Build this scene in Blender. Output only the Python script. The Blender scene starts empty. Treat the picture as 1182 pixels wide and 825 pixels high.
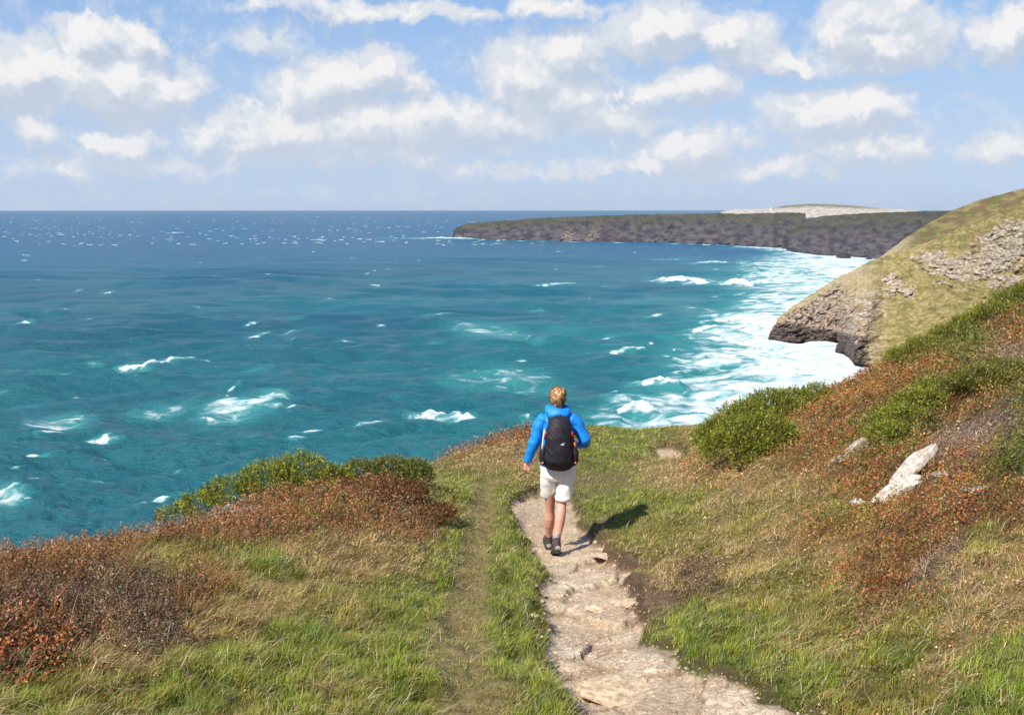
import bpy, bmesh, math, random
import numpy as np
from mathutils import Vector, Matrix, noise as mnoise
random.seed(7)
RNG = np.random.default_rng(7)
R = math.radians; I = np.interp
scene = bpy.context.scene
COL = scene.collection
# ------------------------------------------------------------------ camera model
F = 1300.0; CX = 591.0; CY = 412.5; TH = R(7.52); EYE = 60.0
ct, st = math.cos(TH), math.sin(TH)
def ray(px, py):
    a = (np.asarray(px, float)-CX)/F; b = (CY-np.asarray(py, float))/F
    return a, ct+b*st, -st+b*ct            # x, y, z of the direction
def at_y(px, py, y):                      # point on the sight line at forward distance y
    a, b, c = ray(px, py); k = y/b
    return a*k, y+0*k, EYE+c*k
def on_sea(px, py, z=0.0):
    a, b, c = ray(px, py); k = (z-EYE)/c
    return a*k, b*k
def proj(x, y, z):
    h = z-EYE
    d = y*ct-h*st; u = y*st+h*ct
    d = np.where(d > .05, d, .05)
    return CX+F*x/d, CY-F*u/d, d
cam_d = bpy.data.cameras.new('camera'); cam = bpy.data.objects.new('camera', cam_d); COL.objects.link(cam)
cam.location = (0, 0, EYE); cam.rotation_euler = (math.pi/2-TH, 0, 0)
cam_d.sensor_width = 36; cam_d.lens = 36*F/1182; cam_d.clip_start = .1; cam_d.clip_end = 200000
scene.camera = cam
vs = scene.view_settings
vs.view_transform = 'Standard'; vs.look = 'None'; vs.exposure = 0.46; vs.gamma = 1; vs.use_curve_mapping = False
scene.cycles.max_bounces = 6; scene.cycles.diffuse_bounces = 2; scene.cycles.glossy_bounces = 2
scene.cycles.transmission_bounces = 2; scene.cycles.volume_bounces = 0; scene.cycles.transparent_max_bounces = 4
scene.cycles.use_denoising = True; scene.cycles.denoiser = 'OPENIMAGEDENOISE'; scene.cycles.denoising_input_passes = 'RGB_ALBEDO_NORMAL'; scene.cycles.denoising_prefilter = 'ACCURATE'
# ------------------------------------------------------------------ noise
def _h(ix, iy, s):
    ix = ix.astype(np.int64); iy = iy.astype(np.int64)
    n = (ix*374761393 + iy*668265263 + s*2147483647) & 0xffffffff
    n = ((n ^ (n >> 13))*1274126177) & 0xffffffff
    n = (n ^ (n >> 16)) & 0xffffffff
    n = (n*2246822519) & 0xffffffff
    return ((n ^ (n >> 15)) & 0xffffff)/float(0xffffff)
_tr = np.random.default_rng(99); _an = _tr.random((256, 256))*2*math.pi
_TC = np.cos(_an).astype(np.float32).ravel(); _TS = np.sin(_an).astype(np.float32).ravel()
def vn(x, y, s=0):                         # gradient noise, about 0..1
    x = np.asarray(x, float); y = np.asarray(y, float)
    x, y = np.broadcast_arrays(x, y)
    xf = np.floor(x); yf = np.floor(y); fx = (x-xf).astype(np.float32); fy = (y-yf).astype(np.float32)
    xi = xf.astype(np.int32)+(s*37)%251; yi = yf.astype(np.int32)+(s*101)%241
    sx = fx*fx*fx*(fx*(fx*6-15)+10); sy = fy*fy*fy*(fy*(fy*6-15)+10)
    x0 = xi & 255; x1 = (xi+1) & 255; y0 = (yi & 255)*256; y1 = ((yi+1) & 255)*256
    def g(ix, iy, ox, oy):
        k = ix+iy; return _TC[k]*(fx-ox)+_TS[k]*(fy-oy)
    a = g(x0, y0, 0, 0); b = g(x1, y0, 1, 0); a += (b-a)*sx
    c = g(x0, y1, 0, 1); d = g(x1, y1, 1, 1); c += (d-c)*sx
    return np.clip(.5+(a+(c-a)*sy)*.75, 0, 1)
def fbm(x, y, o=4, s=0, g=.5):
    t = 0; a = 1; n = 0; k = 1
    for i in range(o):
        t = t+a*vn(x*k+17.3*i, y*k-9.1*i, s+i*13); n += a; a *= g; k *= 2.03
    return t/n
def ridged(x, y, o=4, s=0):
    t = 0; a = 1; n = 0; k = 1
    for i in range(o):
        t = t+a*(1-np.abs(vn(x*k+7.3*i, y*k+3.1*i, s+i*13)*2-1)); n += a; a *= .5; k *= 2.03
    return t/n
def worley(x, y, s=0):
    x = np.asarray(x, float); y = np.asarray(y, float)
    x0 = np.floor(x); y0 = np.floor(y)
    f1 = np.full(x.shape, 9.); f2 = np.full(x.shape, 9.); cid = np.zeros(x.shape)
    for i in (-1, 0, 1):
        for j in (-1, 0, 1):
            cx = x0+i; cy = y0+j
            px = cx+.15+.7*_h(cx, cy, s); py = cy+.15+.7*_h(cx, cy, s+5)
            d = np.hypot(px-x, py-y); idv = _h(cx, cy, s+11)
            nb = d < f1
            f2 = np.where(nb, f1, np.minimum(f2, d)); cid = np.where(nb, idv, cid); f1 = np.where(nb, d, f1)
    return f1, f2, cid
def sstep(a, b, x):
    t = np.clip((x-a)/(b-a), 0, 1); return t*t*(3-2*t)
def mixc(a, b, t):
    t = np.asarray(t)[..., None]; return np.asarray(a)*(1-t)+np.asarray(b)*t
# ------------------------------------------------------------------ meshes
def np_mesh(name, V, quads=None, tris=None, colors=None, smooth=False, attrs=None, mat=None, link=True):
    me = bpy.data.meshes.new(name)
    V = np.ascontiguousarray(V, dtype=np.float32); nv = len(V)
    nq = 0 if quads is None else len(quads); nt = 0 if tris is None else len(tris)
    me.vertices.add(nv); me.vertices.foreach_set('co', V.ravel())
    loops = []; starts = []
    if nq: loops.append(np.asarray(quads, np.int32).ravel()); starts.append(np.arange(nq, dtype=np.int32)*4)
    if nt: loops.append(np.asarray(tris, np.int32).ravel()); starts.append(nq*4+np.arange(nt, dtype=np.int32)*3)
    L = np.concatenate(loops); me.loops.add(len(L)); me.loops.foreach_set('vertex_index', L)
    me.polygons.add(nq+nt); me.polygons.foreach_set('loop_start', np.concatenate(starts))
    me.update(calc_edges=True)
    if smooth: me.polygons.foreach_set('use_smooth', np.ones(nq+nt, bool))
    if colors is not None:
        a = me.color_attributes.new('tint', 'FLOAT_COLOR', 'POINT')
        c = np.ones((nv, 4), np.float32); c[:, :3] = colors; a.data.foreach_set('color', c.ravel())
    for k, v in (attrs or {}).items():
        a = me.attributes.new(k, 'FLOAT', 'POINT'); a.data.foreach_set('value', np.ascontiguousarray(v, dtype=np.float32))
    if mat: me.materials.append(mat)
    ob = bpy.data.objects.new(name, me)
    if link: COL.objects.link(ob)
    return ob
def grid_faces(nr, nc):
    i = np.arange(nr-1)[:, None]*nc+np.arange(nc-1)[None, :]
    return np.stack([i, i+1, i+nc+1, i+nc], -1).reshape(-1, 4)
def tag(o, label=None, cat=None, group=None, kind=None):
    if label: o['label'] = label
    if cat: o['category'] = cat
    if group: o['group'] = group
    if kind: o['kind'] = kind
    return o
def empty(name, loc, rz=0):
    o = bpy.data.objects.new(name, None); COL.objects.link(o); o.location = loc; o.rotation_euler = (0, 0, rz); o.empty_display_size = .2
    return o
# ------------------------------------------------------------------ materials
class NT:
    def __init__(s, m): s.t = m.node_tree; s.n = s.t.nodes; s.l = s.t.links
    def node(s, ty, **kw):
        n = s.n.new(ty)
        for k, v in kw.items(): setattr(n, k, v)
        return n
    def put(s, sock, v):
        if isinstance(v, bpy.types.NodeSocket): s.l.new(v, sock)
        elif v is not None:
            if isinstance(v, (tuple, list)) and len(v) == 3 and sock.type == 'RGBA': v = (*v, 1)
            sock.default_value = v
    def math(s, op, a, b=None, c=None, clamp=False):
        n = s.node('ShaderNodeMath', operation=op, use_clamp=clamp)
        for i, v in enumerate((a, b, c)): s.put(n.inputs[i], v)
        return n.outputs[0]
    def vmath(s, op, a, b=None, out=0):
        n = s.node('ShaderNodeVectorMath', operation=op)
        s.put(n.inputs[0], a); s.put(n.inputs[1], b)
        return n.outputs[out]
    def mix(s, f, a, b, mode='MIX'):
        n = s.node('ShaderNodeMix', data_type='RGBA', blend_type=mode)
        s.put(n.inputs[0], f); s.put(n.inputs[6], a); s.put(n.inputs[7], b)
        return n.outputs[2]
    def rng(s, v, a, b, c=0., d=1., smooth=False):
        n = s.node('ShaderNodeMapRange', interpolation_type='SMOOTHSTEP' if smooth else 'LINEAR')
        for i, q in enumerate((v, a, b, c, d)): s.put(n.inputs[i], q)
        return n.outputs[0]
    def noise(s, vec, scale, detail=4, rough=.55, dist=0., out=0):
        n = s.node('ShaderNodeTexNoise'); s.put(n.inputs['Vector'], vec)
        n.inputs['Scale'].default_value = scale; n.inputs['Detail'].default_value = detail
        n.inputs['Roughness'].default_value = rough; n.inputs['Distortion'].default_value = dist
        return n.outputs[out]
    def bump(s, h, strength=.5, dist=.02, normal=None):
        n = s.node('ShaderNodeBump'); n.inputs['Strength'].default_value = strength; n.inputs['Distance'].default_value = dist
        s.put(n.inputs['Height'], h)
        if normal is not None: s.put(n.inputs['Normal'], normal)
        return n.outputs[0]
def new_mat(name):
    m = bpy.data.materials.new(name); m.use_nodes = True; nt = NT(m); nt.n.clear()
    out = nt.node('ShaderNodeOutputMaterial'); return m, nt, out
def surf_mat(name, color=(.5, .5, .5), rough=.8, attr=False, nscale=20., namp=.35, bump=0., bscale=60., bdist=.01, spec=.3, metallic=0, sheen=0):
    m, nt, out = new_mat(name)
    p = nt.node('ShaderNodeBsdfPrincipled'); tc = nt.node('ShaderNodeTexCoord').outputs['Object']
    if attr:
        a = nt.node('ShaderNodeAttribute', attribute_name='tint'); c = a.outputs['Color']
    else:
        r = nt.node('ShaderNodeRGB'); r.outputs[0].default_value = (*color, 1); c = r.outputs[0]
    if namp:
        n = nt.noise(tc, nscale, 6, .6); k = nt.rng(n, .3, .7, 1-namp, 1+namp)
        c = nt.vmath('SCALE', c); 
        nt.l.new(k, c.node.inputs['Scale'])
    nt.put(p.inputs['Base Color'], c); p.inputs['Roughness'].default_value = rough
    p.inputs['Specular IOR Level'].default_value = spec; p.inputs['Metallic'].default_value = metallic
    if bump:
        h = nt.noise(tc, bscale, 6, .65); nt.put(p.inputs['Normal'], nt.bump(h, bump, bdist))
    nt.l.new(p.outputs[0], out.inputs[0]); return m
def leaf_mat(name, trans=.3, rough=.6):
    m, nt, out = new_mat(name)
    a = nt.node('ShaderNodeAttribute', attribute_name='tint').outputs['Color']
    d = nt.node('ShaderNodeBsdfDiffuse'); t = nt.node('ShaderNodeBsdfTranslucent'); g = nt.node('ShaderNodeBsdfGlossy')
    nt.put(d.inputs[0], a); nt.put(t.inputs[0], a); g.inputs['Roughness'].default_value = .45; g.inputs[0].default_value = (1, 1, 1, 1)
    x = nt.node('ShaderNodeMixShader'); x.inputs[0].default_value = trans
    nt.l.new(d.outputs[0], x.inputs[1]); nt.l.new(t.outputs[0], x.inputs[2])
    y = nt.node('ShaderNodeMixShader'); y.inputs[0].default_value = .025
    nt.l.new(x.outputs[0], y.inputs[1]); nt.l.new(g.outputs[0], y.inputs[2])
    nt.l.new(y.outputs[0], out.inputs[0]); return m
# ------------------------------------------------------------------ sun, sky, clouds
SUN_AZ = R(-137)     # direction the light comes from, measured from +Y towards +X
SUN_EL = R(46)
sl = bpy.data.lights.new('sun', 'SUN'); sl.energy = 4.9; sl.angle = R(.53); sl.color = (1, .93, .82)
sun = bpy.data.objects.new('sun', sl); COL.objects.link(sun)
sd = Vector((math.sin(SUN_AZ)*math.cos(SUN_EL), math.cos(SUN_AZ)*math.cos(SUN_EL), math.sin(SUN_EL)))
sun.rotation_euler = sd.to_track_quat('Z', 'Y').to_euler(); sun.location = sd*200
world = bpy.data.worlds.new('World'); scene.world = world; world.use_nodes = True
W = NT(world); W.n.clear()
wout = W.node('ShaderNodeOutputWorld'); bg = W.node('ShaderNodeBackground'); W.l.new(bg.outputs[0], wout.inputs[0])
sky = W.node('ShaderNodeTexSky', sky_type='NISHITA'); sky.sun_disc = False; sky.sun_elevation = SUN_EL; sky.sun_rotation = SUN_AZ
sky.altitude = 60; sky.air_density = 1.0; sky.dust_density = .6; sky.ozone_density = 1.5
tcg = W.node('ShaderNodeTexCoord').outputs['Generated']
sep = W.node('ShaderNodeSeparateXYZ'); W.l.new(tcg, sep.inputs[0])
az = W.math('MULTIPLY', W.math('ARCTAN2', sep.outputs[0], sep.outputs[1]), 180/math.pi)
el = W.math('MULTIPLY', W.math('ARCSINE', sep.outputs[2]), 180/math.pi)
cmb = W.node('ShaderNodeCombineXYZ'); W.l.new(az, cmb.inputs[0]); W.l.new(el, cmb.inputs[1])
BL = [(20,92,62,48,1),(128,95,92,46,1),(98,45,46,28,1),(152,48,28,24,1),(195,98,46,34,.9),(50,165,28,20,.9),(145,165,46,18,.9),(70,195,60,12,.5),
      (372,100,78,42,1),(425,85,60,34,1),(490,140,52,30,1),(240,155,38,22,.9),(330,150,110,34,1),(420,150,90,34,1),(300,45,60,22,.45),(480,95,26,18,.8),
      (600,85,60,38,.85),(660,60,70,34,.85),(760,32,80,34,.95),(835,40,60,28,.85),(790,102,74,24,.9),(900,70,40,20,1),(1020,42,92,40,.95),(1000,20,60,30,.9),
      (950,130,74,36,1),(1005,122,48,34,1),(560,145,120,34,.8),(700,140,100,26,.75),(800,172,90,24,.8),(740,190,34,14,.85),(1000,170,84,24,.85),(1172,38,44,34,.85),
      (1165,165,44,22,.8),(450,8,190,14,.7),(640,4,120,12,.6),(460,175,90,18,.7),(620,195,130,14,.5),(200,190,130,14,.5),(900,195,160,12,.5),(640,110,90,30,.7),(860,60,50,30,.7)]
grp = bpy.data.node_groups.new('cloud_density', 'ShaderNodeTree')
grp.interface.new_socket('P', in_out='INPUT', socket_type='NodeSocketVector')
grp.interface.new_socket('D', in_out='OUTPUT', socket_type='NodeSocketFloat')
grp.interface.new_socket('S', in_out='OUTPUT', socket_type='NodeSocketFloat')
class _G: pass
_g = _G(); _g.node_tree = grp; G = NT(_g)
gi = G.node('NodeGroupInput'); go = G.node('NodeGroupOutput'); P = gi.outputs[0]
w1 = G.noise(P, .30, 3, .5, out=1); w1 = G.vmath('MULTIPLY', G.vmath('SUBTRACT', w1, (.5, .5, .5)), (3.6, 2.6, 0))
w2 = G.noise(P, 1.1, 4, .6, out=1); w2 = G.vmath('MULTIPLY', G.vmath('SUBTRACT', w2, (.5, .5, .5)), (1.5, 1.5, 0))
P2 = G.vmath('ADD', G.vmath('ADD', P, w1), w2)
acc = None
for (bx, by, rx, ry, wt) in BL:
    a, b, c = ray(bx, by); A_ = math.degrees(math.atan2(a, b)); E_ = math.degrees(math.atan2(c, math.hypot(a, b)))
    q = G.vmath('MULTIPLY', G.vmath('SUBTRACT', P2, (A_, E_, 0)), (F/rx/57.3, F/ry/57.3, 0))
    L = G.node('ShaderNodeVectorMath', operation='LENGTH'); G.l.new(q, L.inputs[0])
    m_ = G.math('MULTIPLY_ADD', L.outputs['Value'], -.80*wt, .92*wt)
    acc = m_ if acc is None else G.math('SMOOTH_MAX', acc, m_, .12)
# loose cumulus over the rest of the sky, seen only in reflections and as fill light
gen = G.noise(G.vmath('MULTIPLY', P, (.045, .09, 0)), 1, 5, .55)
sepP = G.node('ShaderNodeSeparateXYZ'); G.l.new(P, sepP.inputs[0])
hi = G.rng(sepP.outputs[1], 13., 18., 0, 1); sd_ = G.rng(G.math('ABSOLUTE', sepP.outputs[0]), 27, 34, 0, 1)
acc2 = G.math('MULTIPLY', G.rng(gen, .48, .75, -.2, .7), G.math('MAXIMUM', hi, sd_))
acc = G.math('MAXIMUM', acc, acc2)
fine = G.noise(P, .9, 9, .62, .2)
vz = G.node('ShaderNodeTexVoronoi', feature='F1'); G.put(vz.inputs['Vector'], P2); vz.inputs['Scale'].default_value = .42; vz.inputs['Detail'].default_value = 2.5; vz.inputs['Roughness'].default_value = .55; vz.inputs['Lacunarity'].default_value = 2.3
bil = G.math('MULTIPLY', G.math('SUBTRACT', .47, vz.outputs['Distance']), .55)
fn = G.math('SUBTRACT', fine, .5)
D = G.math('ADD', G.math('ADD', G.math('ADD', acc, G.math('MULTIPLY', fn, .60)), bil), .06)
S = G.math('ADD', G.math('MULTIPLY_ADD', fn, .75, acc), G.math('MULTIPLY_ADD', bil, .3, .06))
G.l.new(S, go.inputs[1])
G.l.new(D, go.inputs[0])
def dens(vec):
    n = W.node('ShaderNodeGroup'); n.node_tree = grp; W.put(n.inputs[0], vec); return n.outputs
q0 = dens(cmb.outputs[0]); q1 = dens(W.vmath('ADD', cmb.outputs[0], (-.45, .95, 0)))
body = W.rng(q0[1], -.10, .34, 0, .92, True)
soft = W.noise(cmb.outputs[0], .5, 5, .6)
lit = W.math('MULTIPLY_ADD', W.math('SUBTRACT', q0[0], q1[0]), 2.3, .02)
lit = W.math('ADD', lit, W.math('MULTIPLY', W.math('SUBTRACT', soft, .5), 1.1), clamp=True)
crisp = W.math('MULTIPLY', W.rng(q0[0], .05, .27, 0, 1, True), W.rng(lit, .15, 1.0, .0, .88))
gcol = W.mix(W.rng(W.math('SUBTRACT', q0[1], q1[1]), -.25, .2, 0, 1), (5.3, 5.9, 6.9), (7.2, 7.5, 7.9))
# thin haze veil low in the sky
skyc = W.mix(.55, sky.outputs[0], (2.6, 4.9, 9.4))
veil = W.rng(el, 0., 11., .80, .0); vn_ = W.noise(W.vmath('MULTIPLY', cmb.outputs[0], (.10, .9, 0)), 1, 5, .6)
veil = W.math('MULTIPLY', veil, W.rng(vn_, .25, .7, .75, 1.05), clamp=True)
skyv = W.mix(veil, skyc, (5.4, 6.5, 8.3))
hz_ = W.rng(el, 0, 7, .45, 0)
cl = W.mix(body, skyv, W.mix(hz_, gcol, (6.0, 6.7, 8.0)))
cl = W.mix(W.math('MULTIPLY', crisp, W.rng(el, 0, 5, .5, .95)), cl, (8.9, 8.7, 8.7))
W.l.new(cl, bg.inputs[0]); bg.inputs[1].default_value = .077
world.cycles.sampling_method = 'MANUAL'; world.cycles.sample_map_resolution = 256
# ------------------------------------------------------------------ foreground terrain
def hp(y):                                  # height of the path profile relative to the eye
    y = np.asarray(y, float)
    return np.interp(y, [-10, 0, 5.45, 11.3, 14.8, 19.7, 26.5, 40], [-1.0, -1.75, -2.55, -3.55, -3.86, -4.3, -4.9, -6.2])
def hit(px, py, dz):                        # sight line meets profile + dz
    a, b, c = ray(px, py); lo, hi = 1., 60.
    for _ in range(50):
        m = (lo+hi)/2
        if c/b*m > hp(m)+dz: lo = m
        else: hi = m
    return a*m/b, m, float(hp(m)+dz)
CP = [  # px, py, height above the path profile
 (780,825,0),(720,780,0),(690,740,0),(670,700,0),(660,650,0),(640,610,0),(620,580,0),(660,560,.02),(720,540,.02),(775,520,0),(800,503,.05),
 (620,825,.05),(550,825,.04),(450,825,.06),(300,825,.12),(150,825,.2),(0,825,.3),(-150,825,.45),
 (560,740,.04),(450,740,.08),(320,740,.14),(180,740,.24),(60,740,.34),(-80,740,.42),
 (560,670,.03),(480,670,.1),(380,670,.18),(260,660,.28),(130,660,.36),(0,665,.36),
 (560,610,.03),(500,610,.14),(430,600,.36),(340,610,.42),(240,620,.42),
 (560,570,.03),(505,565,.14),(480,570,.34),(585,555,.02),(530,545,.06),(560,535,.14),(620,530,.1),(600,510,.26),(660,510,.1),
 (720,500,.06),(760,500,.06),(700,600,.12),(740,640,.14),(770,690,.12),(820,760,.08),(900,800,.06),
 (760,560,.22),(800,600,.3),(800,540,.45),(840,520,.75),(850,640,.32),(850,700,.24),(900,740,.22),(1000,825,.06),(1100,825,.14),(1182,825,.24),(1300,825,.36),]
CPL = [(900,640),(900,590),(920,560),(930,520),(1000,740),(1100,740),(1182,740),(1300,740),(1000,640),(1100,650),(1182,640),(1300,640),(980,580),(980,520),(1060,560),(1140,560),(1182,560),(1300,560),
 (1010,480),(1060,480),(1120,470),(1182,480),(1300,480),(1060,435),(1110,420),(1182,400),(1300,400)]
CY_ = [ # px, py, forward distance: the brow where the ground falls away
 (-150,690,8.7),(0,648,9.6),(100,628,10.2),(250,592,11.2),(340,572,12.0),(430,556,13.0),(478,548,13.8),
 (492,530,17.6),(540,504,20.6),(600,484,23.2),(640,480,24.8),(700,484,26),(760,482,26.4),(815,478,26.4),(870,470,26),(940,450,25.2),
 (1000,418,24.4),(1050,390,24.2),(1110,362,24.),(1182,328,24.),(1300,275,24.5),(1420,215,25.5)]
def hit_plane(px, py):
    a, b, c = ray(px, py); y = -2.37/(c/b-.4*a/b+.14); return a/b*y, y, c/b*y
pts = [hit(*c) for c in CP]+[hit_plane(*c) for c in CPL]
brow = []
for px, py, y in CY_:
    x, yy, z = at_y(px, py, y); brow.append((float(x), float(y), float(z)-EYE-(.24 if y > 17 else .06)))
pts += brow
pts += [(-3, 0, -1.6), (0, 0, -1.72), (3, 0, -1.35), (6, 0, -.6), (0, -6, -1.3), (-6, -2, -1.6), (8, -6, .3), (12, 4, 1.2), (-6, 5, -2.2), (22, 10, 4.0), (22, 20, 3.0), (30, 0, 7)]
pts = np.array(pts)
Pc, Pz = pts[:, :2], pts[:, 2]
def _U(r2): return r2*np.log(r2+1e-9)*.5
n_ = len(Pc); K = _U(((Pc[:, None]-Pc[None])**2).sum(-1))+np.eye(n_)*.6
A_ = np.zeros((n_+3, n_+3)); A_[:n_, :n_] = K; A_[:n_, n_] = 1; A_[:n_, n_+1:] = Pc; A_[n_, :n_] = 1; A_[n_+1:, :n_] = Pc.T
sol = np.linalg.solve(A_, np.concatenate([Pz, [0, 0, 0]]))
def tps_exact(x, y):
    x = np.asarray(x, float); sh = x.shape; q = np.stack([x.ravel(), np.asarray(y, float).ravel()], -1); out = np.empty(len(q))
    for i in range(0, len(q), 40000):
        s = q[i:i+40000]; out[i:i+40000] = _U(((s[:, None]-Pc[None])**2).sum(-1))@sol[:n_]+sol[n_]+s@sol[n_+1:]
    return out.reshape(sh)
_gx = np.arange(-45, 95.01, .2); _gy = np.arange(-65, 65.01, .2)
_GX, _GY = np.meshgrid(_gx, _gy, indexing='ij'); _GH = tps_exact(_GX, _GY)
def tps(x, y):
    a = np.clip((np.asarray(x, float)+45)/.2, 0, len(_gx)-1.001); b = np.clip((np.asarray(y, float)+65)/.2, 0, len(_gy)-1.001)
    i = a.astype(int); j = b.astype(int); fa = a-i; fb = b-j; fa = fa*fa*(3-2*fa)*.0+fa; 
    return (_GH[i, j]*(1-fa)+_GH[i+1, j]*fa)*(1-fb)+(_GH[i, j+1]*(1-fa)+_GH[i+1, j+1]*fa)*fb
BR = np.array([(-40., -60.), (-14, -30.), (-8.5, -8.), (-6.2, 4.)]+[(b[0], b[1]) for b in brow[1:-1]]+[(22, 25.), (45, 34.), (90, 60)])
def brow_dist(x, y):                       # signed distance past the brow, and the nearest point on it
    x = np.asarray(x, float); y = np.asarray(y, float)
    best = np.full(x.shape, 1e9); sg = np.zeros(x.shape); nx = np.zeros(x.shape); ny = np.zeros(x.shape)
    for (ax, ay), (bx, by) in zip(BR[:-1], BR[1:]):
        dx, dy = bx-ax, by-ay; L = dx*dx+dy*dy
        t = np.clip(((x-ax)*dx+(y-ay)*dy)/L, 0, 1); qx = ax+t*dx; qy = ay+t*dy
        d = np.hypot(x-qx, y-qy); s = dx*(y-ay)-dy*(x-ax); nb = d < best-1e-9
        best = np.where(nb, d, best); sg = np.where(nb, s, sg); nx = np.where(nb, qx, nx); ny = np.where(nb, qy, ny)
    return np.where(sg > 0, best, -best), nx, ny
PL = [(560,640),(575,592),(585,580),(600,594),(620,605),(640,616),(660,621),(690,617),(720,614),(750,626),(790,637),(825,652),(900,675)]
PR = [(560,640),(575,655),(585,660),(600,668),(620,684),(640,698),(650,718),(660,722),(690,730),(720,742),(750,758),(780,800),(800,845),(825,900),(900,1010)]
def path_mask(x, y, h):                     # metres inside the trodden path
    u, v, d = proj(x, y, h+EYE)
    w = (fbm(x*2.2, y*2.2, 3, 5)-.5)*.34+(fbm(x*9, y*9, 2, 8)-.5)*.10
    L = np.interp(v, [a for a, _ in PL], [b for _, b in PL]); Rr = np.interp(v, [a for a, _ in PR], [b for _, b in PR])
    m = np.minimum(u-L+4, Rr-u+10+30*sstep(740, 820, v))*d/F+w
    vv = np.minimum((v-566)*d*d/(F*3.3), 3)
    m = np.minimum(m, vv+w)
    # far bare patch where the path shows again
    e = 1-np.hypot((u-772)/26, (v-521)/11); m2 = e*.35+w*.6-.05
    return np.where(y < 4, -1, np.maximum(m, m2))
def base_h(x, y):
    d, nx, ny = brow_dist(x, y)
    inside = d < 0
    ex = np.where(inside, x, nx+(x-nx)*np.minimum(1, .8/np.maximum(d, .8))); ey = np.where(inside, y, ny+(y-ny)*np.minimum(1, .8/np.maximum(d, .8)))
    h = tps(ex, ey)
    dd = np.maximum(d, -3)-.45; fall = 1.0*(np.sqrt(dd*dd+.16)+dd)/2
    return np.maximum(h-fall, -62)+.0
_calib = None
def terrain(x, y, full=True):
    h = base_h(x, y)
    pm = path_mask(x, y, h)
    bed = sstep(-.03, .12, pm)
    h0 = h
    lump = (fbm(x*1.3, y*1.3, 4, 3)-.5)*.22+(fbm(x*5, y*5, 3, 4)-.5)*.11
    damp = np.clip(1-bed*.9, 0, 1)
    u, v, d = proj(x, y, h+EYE)
    h = h+.16*np.exp(-(((u-410)/150)**2+((v-588)/26)**2))+.12*np.exp(-(((u-110)/160)**2+((v-690)/36)**2)); rgt = sstep(760, 950, u)*sstep(760, 600, v)
    h = h+lump*damp*(1+.9*rgt)
    # raised lips along the trail and the worn side trail
    t2 = np.interp(v, [545, 560, 590, 640, 700, 760, 825], [590, 562, 556, 548, 533, 530, 550]); w2 = (u-t2)*d/F
    h = h-.045*np.exp(-(w2/.17)**2)*(v > 545)
    gl = np.interp(v, [560, 600, 640, 700, 760, 825], [620, 588, 590, 594, 606, 636]); w3 = (u-gl)*d/F
    h = h+.05*np.exp(-(w3/.14)**2)*(v > 585)
    gu = np.interp(v, [640, 690, 770, 800], [586, 588, 598, 612]); h = h-.09*np.exp(-((u-gu)*d/F/.05)**2)*sstep(655, 680, v)*sstep(790, 760, v)
    h = h-(.12-.085*sstep(690, 770, v)*sstep(690, 760, u))*bed+.03*np.exp(-((pm+.06)/.06)**2)
    # slabs and stones bedded in the path
    wx = x+.12*(fbm(x*4, y*4, 2, 21)-.5); wy = y+.2*(fbm(x*4, y*4, 2, 22)-.5)
    f1, f2, cid = worley(wx*1.9, wy*1.15, 31)
    g1, g2, gid = worley(wx*7, wy*5, 37)
    slab = sstep(.01, .07, f2-f1)
    tiltn = (cid-.5)*.055+(vn(cid*99, cid*57, 1)-.5)*((wx*2.3) % 1)*.05
    rough = (fbm(x*14, y*14, 4, 41)-.5)*.03
    big = slab*(.018+tiltn*1.3)+sstep(0, .12, g2-g1)*(gid-.4)*.014+rough*.8
    h = h+bed*big
    return h, dict(pm=pm, bed=bed, slab=slab, cid=cid, gid=gid, ge=g2-g1, u=u, v=v, d=d, base=h0)
def ground_z(x, y):
    return float(terrain(np.array([float(x)]), np.array([float(y)]))[0][0])+EYE
def pick(px, py):                           # sight line meets the finished ground
    a, b, c = ray(px, py); ys = np.concatenate([np.arange(3, 30, .05)]); k = ys/b
    h, _ = terrain(a*k, ys); below = c*k < h
    i = int(np.argmax(below)); return float(a*k[i]), float(ys[i]), float(h[i])+EYE
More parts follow.
